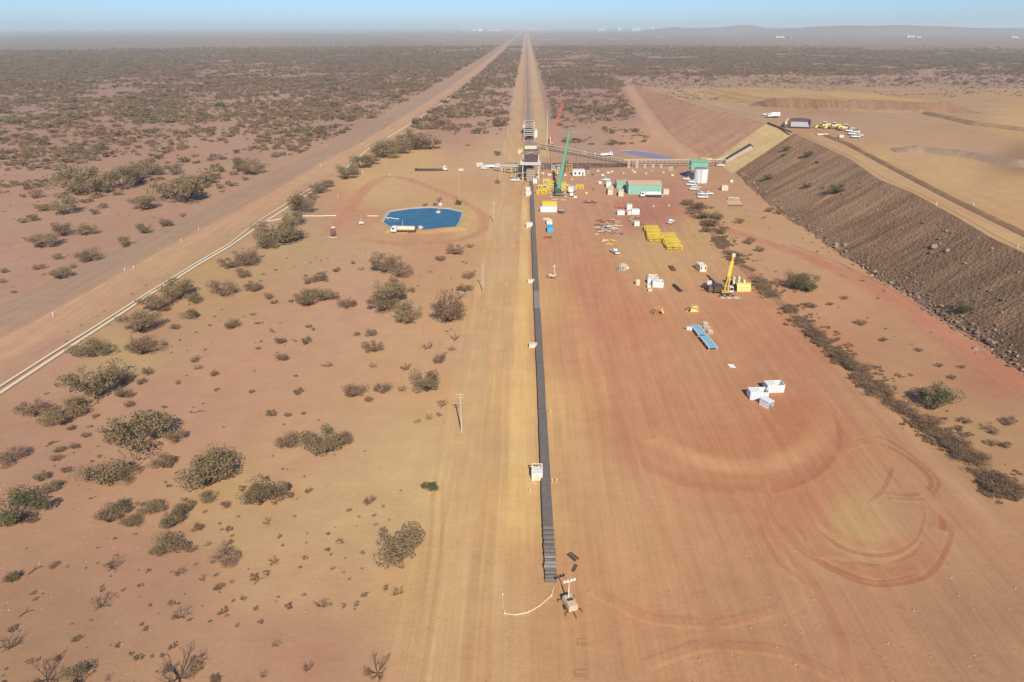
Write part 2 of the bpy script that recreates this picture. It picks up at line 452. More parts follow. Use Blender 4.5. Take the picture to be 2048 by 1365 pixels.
# two wheel lanes show paler than the strips beside them
ROADP = [(-1, 0), (-0.86, 0.55), (-0.7, 0.95), (-0.45, 0.62), (-0.2, 1), (0.02, 0.66), (0.25, 1), (0.5, 0.62), (0.72, 0.95), (0.87, 0.5), (1, 0)]
rd = [(-156.5,120,10.5),(-155.3,182.5,10.5),(-152,262,10),(-145,390,10),(-134,533,9.5),(-119,830,9),(-98,1500,9),(-78,3000,9),(-66,6500,9),(-62,11000,9)]
def road_fit():
    q = []
    for px, py, hw in ((-190,735,10.5),(0,642,10.5),(250,512,10.2),(500,388,10),(620,322,9.8),(700,284,9.6),(770,244,9.4),(862,190,9.2),(930,146,9),(982,110,9),(1012,86,9),(1035,70,9)):
        p = at(px, py); q.append((p.x, p.y, hw))
    p = at(1046, 59); q.append((p.x, p.y, 9))
    return q
ROAD = road_fit()
def road_x(y):
    ys = [p[1] for p in ROAD]; xs = [p[0] for p in ROAD]
    return np.interp(y, ys, xs)
ribbon('road_shoulder', [(p[0] + 13, p[1], 15) for p in ROAD], 0.03, (205, 160, 122), SOFT, 0.75)
ribbon('haul_road', ROAD, 0.08, (172, 142, 118), ROADP, 0.95)
# service roads along the belt and the overland conveyor
ribbon('service_road', [(-8.0, 35, 10.5), (-8.0, 250, 10.2), (-8.6, 420, 9), (-9.5, 640, 8), (-10, 1500, 8), (-11, 4000, 9), (-12, 9000, 10)], 0.04, (209, 168, 122), SOFT, 0.7)
ribbon('sand_strip', [(-1.2, 84, 3.2), (-0.8, 110, 3.2), (-0.4, 250, 2.6), (-0.2, 340, 2.2), (-0.4, 385, 2)], 0.07, (230, 188, 124), SOFT, 0.8, fade=0.10)
ribbon('conveyor_road', [(13, 470, 6), (13, 640, 8), (14, 1500, 9), (15, 4000, 10), (16, 9000, 11)], 0.04, (205, 172, 122), SOFT, 0.85)
ribbon('conveyor_strip', [(2, 430, 5), (2, 1500, 6), (2, 5000, 8), (2, 10000, 9)], 0.07, (196, 152, 128), SOFT, 0.8)
# laydown yard: compacted red pad between belt and brush windrow
def pad(name, poly, z, cell, field=SAMP):
    q = np.array([at(a, b)[:2] for a, b in poly])
    x0, y0 = q.min(0); x1, y1 = q.max(0)
    nx = int((x1 - x0) / cell) + 2; ny = int((y1 - y0) / cell) + 2
    X, Y = np.meshgrid(x0 + np.arange(nx) * cell, y0 + np.arange(ny) * cell)
    def inside(x, y):
        c = np.zeros(x.shape, bool)
        for (ax, ay), (bx, by) in zip(q, np.roll(q, -1, 0)):
            c ^= ((ay > y) != (by > y)) & (x < (bx - ax) * (y - ay) / (by - ay + 1e-12) + ax)
        return c
    cx = (X[:-1, :-1] + cell / 2); cy = (Y[:-1, :-1] + cell / 2)
    ins = inside(cx, cy)
    idx = np.arange(nx * ny).reshape(ny, nx)
    f = np.stack([idx[:-1, :-1], idx[:-1, 1:], idx[1:, 1:], idx[1:, :-1]], -1)[ins]
    used = np.unique(f); remap = -np.ones(nx * ny, int); remap[used] = np.arange(len(used))
    v = np.stack([X.ravel(), Y.ravel(), np.full(nx * ny, z)], 1)[used]
    t = tint_of(v[:, 0], v[:, 1], v[:, 2], field)
    t = t * (0.93 + 0.14 * fbm(v[:, 0] / 300, v[:, 1] / 300, 5))[:, None]
    me = mesh_np(name, v, remap[f], SOIL, t, False, np.ones(len(v)))
    return link(name, me, None, 'structure')
pad('laydown_yard', [(1118,1360),(2150,1360),(2130,1030),(1990,960),(1820,800),(1640,650),(1520,530),(1400,440),(1330,395),(1180,395),(1085,430),(1092,700),(1110,1000)], 0.02, 2.0)
# red dirt track right of the brush windrow and the loop round the pond
ribbon('dirt_track', pxw([(2200,885,95),(2048,772,90),(1930,700,80),(1800,605,70),(1690,545,62),(1580,500,52),(1480,470,44),(1380,430,36),(1300,408,30),(1200,408,24),(1130,420,20)]), 0.05, (190, 124, 97), SOFT, 0.7, fade=0.08)
ribbon('pond_track', pxw([(650,475,30),(690,425,34),(725,385,36),(765,350,34),(800,352,26),(860,375,24),(920,400,24),(962,425,26),(975,450,28),(950,478,26),(880,490,24),(780,490,26),(715,476,28)]), 0.05, (196, 138, 106), SOFT, 0.8, fade=0.04)
ribbon('tower_track', pxw([(690,350,30),(760,338,26),(850,352,22),(950,352,20),(1020,358,18),(1042,400,20),(1040,470,20)]), 0.06, (206, 160, 114), SOFT, 0.7, fade=0.1)
# wheel marks turned into the yard
def tracks():
    arcs = [([(1195,700),(1215,780),(1265,850),(1340,902),(1440,934),(1530,936),(1600,908),(1650,860),(1668,800)], 3.2, (210,160,115), 0.7),
            ([(1240,880),(1300,940),(1400,975),(1520,985),(1620,955),(1690,890),(1700,820)], 2.2, (182,120,90), 0.6),
            ([(1545,1010),(1580,1085),(1660,1140),(1760,1166),(1850,1140),(1888,1080),(1885,1010),(1850,950)], 1.1, (170,106,76), 0.9),
            ([(1560,1000),(1610,1080),(1690,1125),(1770,1140),(1840,1110),(1868,1060),(1868,1000)], 1.0, (172,108,78), 0.85),
            ([(1600,960),(1610,1040),(1680,1100),(1765,1118),(1830,1090),(1850,1030),(1845,980)], 0.7, (176,112,82), 0.75),
            ([(1560,1030),(1620,1120),(1740,1178),(1860,1160),(1905,1080),(1900,1000)], 0.7, (170,106,78), 0.75),
            ([(1620,960),(1640,1040),(1700,1085),(1770,1098),(1822,1075),(1836,1020)], 1.6, (186,124,92), 0.5),
            ([(1600,1010),(1640,1100),(1740,1152),(1850,1128),(1880,1060)], 2.2, (176,112,80), 0.6),
            ([(1660,800),(1682,860),(1680,900),(1640,950),(1560,985),(1470,985)], 0.9, (176,110,80), 0.7),
            ([(1690,900),(1740,880),(1800,905),(1860,950),(1866,980),(1820,995),(1760,985)], 0.8, (170,108,80), 0.8),
            ([(1700,890),(1760,870),(1830,915),(1885,965),(1860,1002),(1780,1000)], 0.6, (170,108,80), 0.65),
            ([(1765,880),(1790,930),(1770,980),(1740,1010)], 0.6, (174,112,82), 0.65),
            ([(1560,1000),(1520,1060),(1560,1130),(1640,1190)], 0.8, (178,116,84), 0.6),
            ([(1530,960),(1545,1040),(1620,1110),(1700,1120)], 0.8, (180,116,86), 0.6),
            ([(1600,700),(1660,780),(1740,880),(1830,970),(1930,1060),(2060,1170)], 1.8, (184,132,98), 0.45),
            ([(1700,740),(1800,850),(1920,980),(2060,1110)], 2.4, (196,152,114), 0.6),
            ([(1230,640),(1215,760),(1290,1000),(1400,1200),(1480,1400)], 1.4, (186,128,94), 0.40),
            ([(1150,500),(1165,560),(1200,660),(1230,760),(1290,880)], 3.0, (192,130,104), 0.6),
            ([(1490,1000),(1560,1090),(1640,1180),(1690,1290),(1705,1400)], 1.2, (176,116,86), 0.5),
            ([(1180,1180),(1300,1240),(1440,1250),(1560,1220)], 1.2, (184,128,94), 0.5),
            ([(1290,1330),(1400,1290),(1560,1300),(1700,1370)], 1.2, (182,126,92), 0.5),
            ([(870,960),(862,1100),(845,1220),(815,1380)], 0.5, (188,146,106), 0.7),
            ([(888,960),(884,1100),(868,1220),(842,1380)], 0.5, (188,146,106), 0.7),
            ([(985,700),(968,1000),(945,1200),(930,1400)], 1.2, (194,150,110), 0.5),
            ([(1000,700),(992,1000),(975,1200),(965,1400)], 1.2, (194,150,110), 0.45)]
    k = 0
    for l, hw, c, a in arcs:
        pts = [(at(x, y).x, at(x, y).y, hw) for x, y in l]
        # round the corners
        P = np.array(pts); t = np.linspace(0, len(P) - 1, 60); Q = np.stack([np.interp(t, range(len(P)), P[:, j]) for j in range(3)], 1)
        for _ in range(12): Q[1:-1] = (Q[:-2] + Q[1:-1] * 2 + Q[2:]) / 4
        ribbon('wheel_track', [tuple(q) for q in Q], 0.036 + 0.0025 * k, c, [(-1, 0), (-0.5, 0.8), (0, 1), (0.5, 0.8), (1, 0)], a * 0.95, None, 1.5, SAMP, 0.25, fade=0.25, edge_z=0.024)
        k += 1
tracks()

# ---- the waste dump: embankment faces, tipping wall face, plateau
TOE = [(127.5,20),(127.8,60)] ; CREST = []
toe_px = [(2048,747),(2016,727),(1960,685),(1909,658),(1858,625),(1827,597),(1761,561),(1685,513),(1637,477),(1579,439),(1528,402),(1472,347)]
cr_px = [(2046,505),(1985,477),(1909,432),(1827,387),(1756,358),(1703,320),(1640,290),(1588,267)]
toe1 = np.array([at(a, b)[:2] for a, b in toe_px])
def crest_pt(px, py):
    z = 19.0
    for _ in range(30):
        p = at(px, py, z); z = 17.0 + (21.5 - 17.0) * (p.y - 205) / (432 - 205)
    return [p.x, p.y, z]
cr1 = np.array([crest_pt(a, b) for a, b in cr_px])
toe1 = np.vstack([[toe1[0, 0], 20.0], toe1]); cr1 = np.vstack([[cr1[0, 0] - 1, 20.0, 14.5], cr1])
ZW = 21.5
wall_toe = np.array([at(1466, 348)[:2], at(1427, 322)[:2]])
wall_cr = np.array([list(at(1588, 267, ZW)), list(at(1531, 249, ZW))])
toe2_px = [(1424,321),(1383,299),(1345,274),(1319,243),(1294,208),(1270,174)]
cr2 = [(1530,249,21.5),(1492,236,21),(1471,229,20.5),(1421,219,18.5),(1370,203,15),(1319,186,9.5),(1284,176,3.0)]
toe2 = np.array([at(a, b)[:2] for a, b in toe2_px]); cr2w = np.array([list(at(a, b, z)) for a, b, z in cr2])
def resample(P, n):
    P = np.asarray(P, float); d = np.r_[0, np.cumsum(np.linalg.norm(np.diff(P[:, :2], axis=0), axis=1))]
    t = np.linspace(0, d[-1], n); return np.stack([np.interp(t, d, P[:, k]) for k in range(P.shape[1])], 1)
def slope_sheet(name, toe, crest, n, m, color1, color2, rough, mat, kind='structure', seed=1, gully=1.0, zlow=-0.15):
    T = resample(np.c_[toe, np.zeros(len(toe))], n); C = resample(crest, n)
    s = np.linspace(0, 1, m)
    v = T[:, None, :] * (1 - s)[None, :, None] + C[:, None, :] * s[None, :, None]
    L = np.linspace(0, np.sum(np.linalg.norm(np.diff(C[:, :2], axis=0), axis=1)), n)
    prof = np.sin(s * PI)
    X = v[..., 0]; Y = v[..., 1]
    g = (fbm(L[:, None] / 5.0 + s[None, :] * 0.4, s[None, :] * 1.2 + 0 * L[:, None], seed, 3) - 0.5) * gully
    g += (fbm(L[:, None] / 1.6 + 0 * s[None, :], s[None, :] * 9, seed + 3, 3) - 0.5) * rough * 0.5
    v[..., 2] += g * (0.25 + prof)[None, :]
    ed = (fbm(L / 4.0, L * 0 + 2.0, seed + 9) - 0.5) * 3.0 * gully
    v[:, 0, 0] += ed; v[:, 1, 0] += ed * 0.6
    v[:, 0, 2] = zlow; v[:, -1, 2] = C[:, 2]
    mixn = fbm(L[:, None] / 7.0 + s[None, :] * 1.0, s[None, :] * 2.0 + 0 * L[:, None], seed + 5)
    mixn = np.clip((mixn - 0.3) / 0.4, 0, 1)[..., None]
    t = (lin(color1) * (1 - mixn) + lin(color2) * mixn) / K_ALB
    if name == 'dump_slope': t = t * (np.interp(C[:, 1], [150, 210, 300, 400], [0.62, 0.72, 0.92, 1.0])[:, None, None] * (1.0 + 0.12 * (s[None, :, None] - 0.3)))      # tint darker towards the near end, a little lighter towards the crest
    idx = np.arange(n * m).reshape(n, m)
    f = np.stack([idx[:-1, :-1].ravel(), idx[1:, :-1].ravel(), idx[1:, 1:].ravel(), idx[:-1, 1:].ravel()], 1)
    f = f[:, ::-1]
    me = mesh_np(name, v.reshape(-1, 3), f, mat, t.reshape(-1, 3), False, np.ones(n * m))
    link(name, me, None, kind)
    return v
slope_sheet('dump_slope', toe1, cr1, 330, 34, (158, 124, 96), (178, 142, 112), 0.55, ROCKY, seed=4, gully=1.1)
wall_top = np.array([wall_cr[0], wall_cr[1]]); 
slope_sheet('tipping_wall', wall_toe, wall_top, 40, 14, (226, 190, 138), (232, 198, 142), 0.10, SOIL, seed=8, gully=0.15)
# narrow wedges where the wall meets the slopes either side
slope_sheet('dump_corner', np.array([toe1[-1], wall_toe[0]]), np.array([cr1[-1], wall_cr[0]]), 6, 20, (158, 124, 96), (178, 142, 112), 0.3, ROCKY, seed=5, gully=0.3)
slope_sheet('dump_north_slope', np.vstack([wall_toe[1], toe2]), np.vstack([wall_cr[1], cr2w]), 200, 18, (208, 158, 126), (198, 148, 119), 0.35, SOIL, seed=12, gully=0.5)
ribbon('toe_road', [(p[0] - 9, p[1], 9) for p in toe2] + [(toe2[-1][0] + 10, toe2[-1][1] + 160, 9)], 0.06, (204, 158, 124), SOFT, 0.8)
crest_all = np.vstack([cr1, wall_cr[1:], cr2w[1:]])
def plat_z(x, y):
    """height of the dump's top"""
    cy = np.maximum.accumulate(crest_all[:, 1] + np.arange(len(crest_all)) * 1e-3)
    z = np.interp(y, cy, crest_all[:, 2])
    return z
def plateau():
    C = resample(crest_all, 260)
    C[:, 1] = np.maximum.accumulate(C[:, 1])
    off = np.r_[0, 1.2, 3, 6, np.geomspace(9, 2600, 46)]
    n, m = len(C), len(off)
    v = np.zeros((n, m, 3))
    v[..., 0] = C[:, None, 0] + off[None, :]
    v[..., 1] = C[:, None, 1] + 0 * off[None, :]
    v[..., 2] = C[:, None, 2] + np.where(off[None, :] > 28, (fbm(v[..., 0] / 30, v[..., 1] / 30, 31) - 0.5) * 0.7, 0)
    t = tint_of(v[..., 0].ravel(), v[..., 1].ravel(), v[..., 2].ravel(), PLAT)
    idx = np.arange(n * m).reshape(n, m)
    f = np.stack([idx[:-1, :-1].ravel(), idx[:-1, 1:].ravel(), idx[1:, 1:].ravel(), idx[1:, :-1].ravel()], 1)
    me = mesh_np('dump_top', v.reshape(-1, 3), f, SOIL, t, False, np.full(n * m, 0.6))
    link('dump_top', me, None, 'structure')
plateau()
def on_top(px, py):                       # a point on the dump's top along a line of sight
    z = 20.0
    for _ in range(40):
        p = at(px, py, z); z = float(plat_z(p.x, p.y))
    return at(px, py, z)
def on_slope(px, py):                     # a point on the near face of the dump
    best = None
    T = np.maximum.accumulate(toe1[:, 1] + np.arange(len(toe1)) * 1e-3); Cc = np.maximum.accumulate(cr1[:, 1] + np.arange(len(cr1)) * 1e-3)
    for z in np.linspace(0, 21, 211):
        p = at(px, py, z); tx = np.interp(p.y, T, toe1[:, 0]); cx = np.interp(p.y, Cc, cr1[:, 0]); cz = np.interp(p.y, Cc, cr1[:, 2])
        e = abs(z - np.clip((p.x - tx) / max(cx - tx, 1), 0, 1) * cz)
        if best is None or e < best[0]: best = (e, p)
    return best[1]
# crest road along the edge of the top
def topz(x, y): return plat_z(x, y) + 0.02
ribbon('crest_road', [(p[0] + 9, p[1], 6.5) for p in cr1], 0.10, (196, 156, 116), SOFT, 0.9, zfun=topz, field=PLAT)
ribbon('crest_road', [(p[0] + 20, p[1] + 2, 9) for p in cr2w[1:]], 0.10, (192, 158, 128), SOFT, 0.9, zfun=topz, field=PLAT)
def berm(name, pts, h, w, c1, mat=SOIL, seed=3):
    P = np.array(pts, float); L = np.sum(np.linalg.norm(np.diff(P[:, :2], axis=0), axis=1)); n = max(8, int(L / 2.0))
    R_ = resample(P, n); d = np.gradient(R_[:, :2], axis=0); d /= np.linalg.norm(d, axis=1)[:, None]; nr = np.stack([d[:, 1], -d[:, 0]], 1)
    offs = np.array([-1, -0.55, -0.15, 0.15, 0.55, 1]); hs = np.array([-0.3, 0.55, 1, 1, 0.5, -0.3])
    v = np.zeros((n, 6, 3))
    jit = 0.6 + 0.8 * fbm(R_[:, 0] / 5, R_[:, 1] / 5, seed)
    for j in range(6):
        v[:, j, :2] = R_[:, :2] + nr * offs[j] * w
        v[:, j, 2] = R_[:, 2] + h * hs[j] * (jit if 0 < j < 5 else 1) * np.clip(np.minimum(np.arange(n), n - 1 - np.arange(n)) / 6.0, 0, 1)
    idx = np.arange(n * 6).reshape(n, 6)
    f = np.stack([idx[:-1, :-1].ravel(), idx[:-1, 1:].ravel(), idx[1:, 1:].ravel(), idx[1:, :-1].ravel()], 1)
    t = np.tile(lin(c1) / K_ALB, (n * 6, 1)) * (0.85 + 0.3 * fbm(v[..., 0].ravel() / 3, v[..., 1].ravel() / 3, seed + 1))[:, None]
    me = mesh_np(name, v.reshape(-1, 3), f, mat, t, False, np.ones(n * 6)); return link(name, me, None, 'structure')
def tz(p): return (p.x, p.y, float(topz(p.x, p.y)))
berm('safety_berm', [tz(on_top(a, b)) for a, b in ((1640,268),(1700,292),(1790,340),(1900,398),(2048,470),(2200,545))], 1.1, 2.6, (156, 122, 92))
berm('far_berm', [tz(on_top(a, b)) for a, b in ((1470,205),(1560,214),(1700,222),(1850,228),(1950,250),(2100,270))], 2.0, 5, (170, 134, 104), seed=9)
berm('middle_berm', [tz(on_top(a, b)) for a, b in ((1780,300),(1850,302),(1930,312),(2030,330),(2200,350))], 2.2, 7, (158, 132, 112), seed=19)
# upper bench of the dump: a long tipped face with a flat top
def bench():
    foot = [on_top(a, b) for a, b in ((1497,212),(1560,216),(1680,221),(1800,224),(1900,226),(1985,228))]
    F = resample(np.array([[p.x, p.y, p.z] for p in foot]), 90)
    hgt = 8.5
    nn = len(F)
    wob = (fbm(np.arange(nn) / 3.0, np.zeros(nn) + 3, 41) - 0.5)
    rows = []; tap = np.clip(np.minimum(np.arange(nn), nn - 1 - np.arange(nn)) / 14.0, 0, 1); tap = tap * tap * (3 - 2 * tap)
    for s, back in ((0, 0), (0.35, 3), (0.7, 6.5), (1.0, 9.5), (1.02, 14), (1.0, 60), (1.0, 130), (0.95, 200), (0.2, 260), (-0.1, 300)):
        r = F.copy(); r[:, 1] += back + wob * (7 if back < 10 else 4); r[:, 2] = np.array([float(plat_z(a, b)) for a, b in r[:, :2]]) + s * hgt * (0.85 + 0.3 * wob) * tap - (0.5 if s <= 0.2 else 0.15)
        rows.append(r)
    # close both ends
    v = np.array(rows)
    v[:, 0, 2] -= 0.4; v[:, -1, 2] -= 0.4
    m = len(rows); idx = np.arange(m * nn).reshape(m, nn)
    f = np.stack([idx[:-1, :-1].ravel(), idx[:-1, 1:].ravel(), idx[1:, 1:].ravel(), idx[1:, :-1].ravel()], 1)
    t = np.zeros((m, nn, 3)); t[:4] = lin((150, 116, 92)) / K_ALB; t[4:] = lin((200, 162, 112)) / K_ALB
    t *= (0.85 + 0.3 * fbm(v[..., 0] / 12, v[..., 1] / 12, 43))[..., None]
    me = mesh_np('upper_bench', v.reshape(-1, 3), f, SOIL, t.reshape(-1, 3), False, np.full(m * nn, 0.8)); link('upper_bench', me, None, 'structure')
bench()
# low ridges on the skyline, right
def hills(name, x0, x1, Y, hmax, seed, col):
    n = 160; xs = np.linspace(x0, x1, n)
    s = (xs - x0) / (x1 - x0)
    h = hmax * np.clip(fbm(s * 6, s * 0 + seed, seed, 2) * 0.7 + 0.30, 0.04, 1) * np.clip(np.minimum(s * 5, (1 - s) * 5), 0, 1)
    rows = []
    for back, k in ((0, 0.0), (250, 0.55), (500, 1.0), (850, 0.9), (1300, 0.0)):
        rows.append(np.stack([xs, Y + back + (fbm(s * 20, s * 0 + back, seed + 2) - 0.5) * 200, h * k - (2 if k == 0 else 0)], 1))
    v = np.array(rows); m = len(rows); idx = np.arange(m * n).reshape(m, n)
    f = np.stack([idx[:-1, :-1].ravel(), idx[:-1, 1:].ravel(), idx[1:, 1:].ravel(), idx[1:, :-1].ravel()], 1)
    t = np.tile(lin(col) / K_ALB, (m * n, 1))
    me = mesh_np(name, v.reshape(-1, 3), f, SOIL, t, True, np.zeros(m * n)); link(name, me, None, 'structure')
hills('hills', 2300, 6400, 7600, 112, 51, (150, 120, 105))
hills('hills', 1300, 4200, 9000, 103, 57, (150, 120, 105))

# low ridges left by the grader along the driven strips
berm('grader_ridge', [(at(a, b).x, at(a, b).y, 0) for a, b in ((2120,730),(2000,712),(1900,650),(1800,588),(1690,532),(1580,488))], 0.30, 0.8, (188, 132, 104), SOIL, 27)
berm('grader_ridge', [(p[0] + 11.5, p[1], 0) for p in ROAD[:9]], 0.22, 0.9, (198, 156, 120), SOIL, 29)

# ================================================================== VEGETATION
def shrub_parts(seed, nleaf, leaf, flat=0.62, lobes=7, open_=0.25, limbs=9, droop=0.0):
    """crown about 2 wide and 2*flat tall, standing on z=0; returns trunk and crown builders"""
    rr = random.Random(seed)
    trunk, crown = MB(), MB()
    tips = []
    for k in range(limbs):
        a = 2 * PI * (k + rr.random() * 0.7) / limbs
        reach = rr.uniform(0.45, 0.85); h = rr.uniform(0.55, 1.15) * flat * (1.25 - 0.35 * reach)
        p0 = Vector((rr.uniform(-.06, .06), rr.uniform(-.06, .06), -0.03))
        p1 = Vector((math.cos(a) * reach * 0.45, math.sin(a) * reach * 0.45, h * 0.55))
        p2 = Vector((math.cos(a + rr.uniform(-.3, .3)) * reach, math.sin(a + rr.uniform(-.3, .3)) * reach, h * 1.25 - droop * reach))
        trunk.tube(p0, p1, 0.030, 0.019, 4); trunk.tube(p1, p2, 0.019, 0.008, 3)
        for q in range(3):
            s = rr.uniform(0.3, 0.9); m = p1.lerp(p2, s)
            e = m + Vector((rr.uniform(-.32, .32), rr.uniform(-.32, .32), rr.uniform(0.02, .26)))
            trunk.tube(m, e, 0.010, 0.004, 3); tips.append(e)
        tips += [p2, p1.lerp(p2, 0.6)]
    centres = []
    for k in range(lobes):
        t = rr.choice(tips); s = rr.uniform(0.22, 0.46)
        centres.append((t, s))
    for k in range(nleaf):
        c, s = centres[k % lobes] if rr.random() > open_ else (rr.choice(tips), 0.14)
        while True:
            d = Vector((rr.uniform(-1, 1), rr.uniform(-1, 1), rr.uniform(-1, 1)))
            if 0.05 < d.length < 1: break
        if rr.random() < 0.5: d.normalize()
        p = c + Vector((d.x * s, d.y * s, d.z * s * 0.62))
        if p.z < 0.05: p.z = 0.05 + rr.random() * 0.08
        u = Vector((rr.gauss(0, 1), rr.gauss(0, 1), rr.gauss(0, 0.7))).normalized(); w = u.cross(Vector((rr.gauss(0, 1), rr.gauss(0, 1), rr.gauss(0, 1)))).normalized()
        l = leaf * rr.uniform(0.6, 1.4)
        crown.add([p - u * l, p + w * l * 0.6, p + u * l, p - w * l * 0.6], [[0, 1, 2, 3]])
    return trunk, crown
def twig_parts(seed, limbs, flat=0.8, spread=0.9, depth_=3):
    rr = random.Random(seed); trunk, crown = MB(), MB()
    def grow(p, d, L, r, lev, mb):
        e = p + d * L; mb.tube(p, e, r, r * 0.55, 4 if lev == 0 else 3)
        if lev >= depth_: return
        for k in range(4 if lev == 0 else 4):
            s = rr.uniform(0.35, 1.0); nd = (d + Vector((rr.gauss(0, .5), rr.gauss(0, .5), rr.gauss(0.1, .35)))).normalized()
            grow(p + d * L * s, nd, L * rr.uniform(0.42, 0.65), r * 0.5, lev + 1, crown if lev >= 1 else trunk)
    for k in range(limbs):
        a = 2 * PI * (k + rr.random()) / limbs
        d = Vector((math.cos(a) * spread, math.sin(a) * spread, rr.uniform(0.35, 0.9) * flat * 1.3)).normalized()
        grow(Vector((0, 0, -0.03)), d, rr.uniform(0.5, 0.72), 0.026, 0, trunk)
    return trunk, crown
PROTO = {'o': [], 'd': [], 't': [], 'g': [], 's': []}
def add_proto(kind, tr, cr, mat):
    def me(mb, nm, m):
        x = bpy.data.meshes.new(nm); x.from_pydata(mb.v, [], mb.f); x.materials.append(m); x.update(); return x
    PROTO[kind].append((me(tr, 'trunk', BARK), me(cr, 'crown', mat)))
for k in range(5): add_proto('o', *shrub_parts(100 + k, 2800, 0.036, 0.60, 9 + k, 0.3), OLIVE)
for k in range(5): add_proto('d', *shrub_parts(200 + k, 2200, 0.034, 0.55, 8 + k, 0.4), DRY)
for k in range(4): add_proto('g', *shrub_parts(300 + k, 2800, 0.038, 0.62, 9 + k, 0.2), GREENF)
for k in range(5): add_proto('t', *twig_parts(400 + k, 7 + k % 3, 0.75), TWIG)
for k in range(4): add_proto('s', *shrub_parts(500 + k, 400, 0.09, 0.50, 5, 0.3, 5), DRY)

# x, y of the foot and width in the photograph's pixels, kind: o olive, d dry, t twiggy, g green
SHRUBS = """
275 668 60 o/280 714 62 d/183 719 60 o/190 798 85 o/245 770 40 d/245 798 28 o/155 828 50 o/119 853 50 o/65 835 50 d/295 751 22 d/281 771 18 d
264 910 105 o/308 884 70 o/350 889 40 d/325 940 40 o/195 976 76 o/252 965 38 o/411 982 100 o/440 952 55 o/19 929 52 d/130 947 22 d/110 924 20 d
395 740 25 t/390 725 16 d/463 660 30 d/350 660 18 d/328 692 14 d/428 754 18 d/356 769 10 d/258 815 22 d/190 837 14 d/230 845 10 d/142 862 16 d/170 877 16 d/147 899 18 d/117 907 18 d/100 988 30 o/78 966 25 o
560 690 24 d/612 690 20 d/564 723 23 d/516 700 10 d/616 657 12 d/748 706 36 d/742 674 22 d/714 672 12 d/654 736 32 t/745 737 24 t/811 742 30 t/855 700 34 t/910 681 30 t/903 703 24 t/880 727 28 d/706 797 45 d/765 787 32 d/803 785 30 t/852 788 58 o/737 805 16 d/884 814 34 t/835 847 20 t/858 840 22 t/878 834 20 t
596 790 18 d/503 788 11 d/543 834 20 d/575 835 14 d/607 830 10 d/576 900 45 d/648 912 66 o/690 890 34 d/520 1014 72 o/576 980 16 d/582 997 14 d/617 987 14 d/862 985 28 g
26 1052 78 g/66 1047 18 d/217 1050 50 o/243 1022 30 o/262 1057 36 o/299 1030 45 o/345 1058 45 o/372 1022 28 o/335 1110 50 o/310 1112 22 o/415 1008 30 o/450 1018 20 d/395 1063 20 d/415 1093 20 t/380 1108 20 d/452 1132 45 d/356 1153 35 t/404 1163 24 t/221 1143 52 t/199 1220 62 t/20 1168 28 o/105 1138 18 d/358 1241 45 t/435 1183 18 d/463 1168 16 t/150 1286 18 d/290 1263 12 d/14 1305 60 t/352 1372 110 t/85 1372 90 t/152 1374 50 o/215 1363 20 t/430 1368 22 d
533 1050 28 t/546 1130 30 t/739 1010 20 d/697 1025 10 d/796 1126 88 o/795 1192 34 t/641 1219 40 t/485 1203 22 t/752 1358 75 t/615 1343 28 t/525 1358 25 t/552 1294 24 t
533 500 34 o/562 490 70 o/590 484 40 o/587 454 40 o/600 427 50 o/600 414 18 o/500 533 45 d/485 557 30 d/508 584 34 d/536 600 22 d/548 609 14 d/642 564 30 d/618 569 22 d/617 614 45 o/650 602 35 o/582 606 10 d/693 618 34 d/766 547 55 d/800 554 50 d/780 613 66 o/765 624 60 d/815 649 58 o/896 649 80 d/823 585 16 d/787 567 18 d/881 523 20 d/912 511 36 d/940 497 30 t/939 558 24 d/927 585 28 d/673 545 16 d/722 542 20 t/706 529 10 d/505 632 20 t
303 624 45 o/353 602 60 o/386 608 30 o/330 624 18 d/381 640 28 o/444 596 50 d/461 538 36 d/490 533 40 d/506 583 26 d
178 524 34 o/115 520 18 d/79 497 50 o/122 475 40 d/170 472 30 o/249 494 28 o/287 468 30 o/330 454 24 o/365 435 14 d/127 431 50 o/85 423 26 o/65 443 22 d/45 447 18 d/283 421 46 o/363 408 82 o/330 398 40 d/70 398 28 d/150 390 70 o/185 392 60 o/240 380 60 o/275 368 50 o/205 418 18 d/188 430 18 d/117 561 35 o/75 541 20 d/145 537 14 d/8 547 16 d/5 567 12 d/28 587 10 d/300 352 40 o/350 350 30 d/410 358 24 d/430 360 20 d/485 345 40 o/505 350 40 o/440 378 14 d/490 362 12 d
1871 824 66 g/1617 583 50 g/1590 578 40 o/1723 652 20 d/1768 685 14 d/1838 704 14 d/1985 868 25 d/2020 853 25 d/1932 848 20 d/1985 893 18 d/2012 898 20 d/1690 600 12 d/1660 612 12 d/1905 760 14 d/1880 735 12 d/1925 738 12 d/1625 618 16 d
1392 424 28 d/1405 440 30 d/1420 456 26 d/1375 412 24 d/1436 440 22 o/1480 448 20 d/1445 470 20 d/1400 420 20 d/1385 430 18 d/1412 466 22 d/1500 490 20 d/1520 505 18 d/1560 430 18 d/1540 425 16 d
690 360 36 o/705 352 30 o/723 338 40 o/742 330 26 o/765 318 52 o/790 310 56 o/830 302 60 d/860 300 40 d/810 296 40 d/995 312 12 g/640 388 30 o/655 376 24 o/625 400 22 o/995 368 12 d/880 405 14 d/918 411 12 g/850 413 10 d/870 413 10 d
""".replace('\n', '/')
ENTRIES = []
for e in SHRUBS.split('/'):
    if e.strip():
        a, b, w, k = e.split(); ENTRIES.append((float(a), float(b), float(w), k))
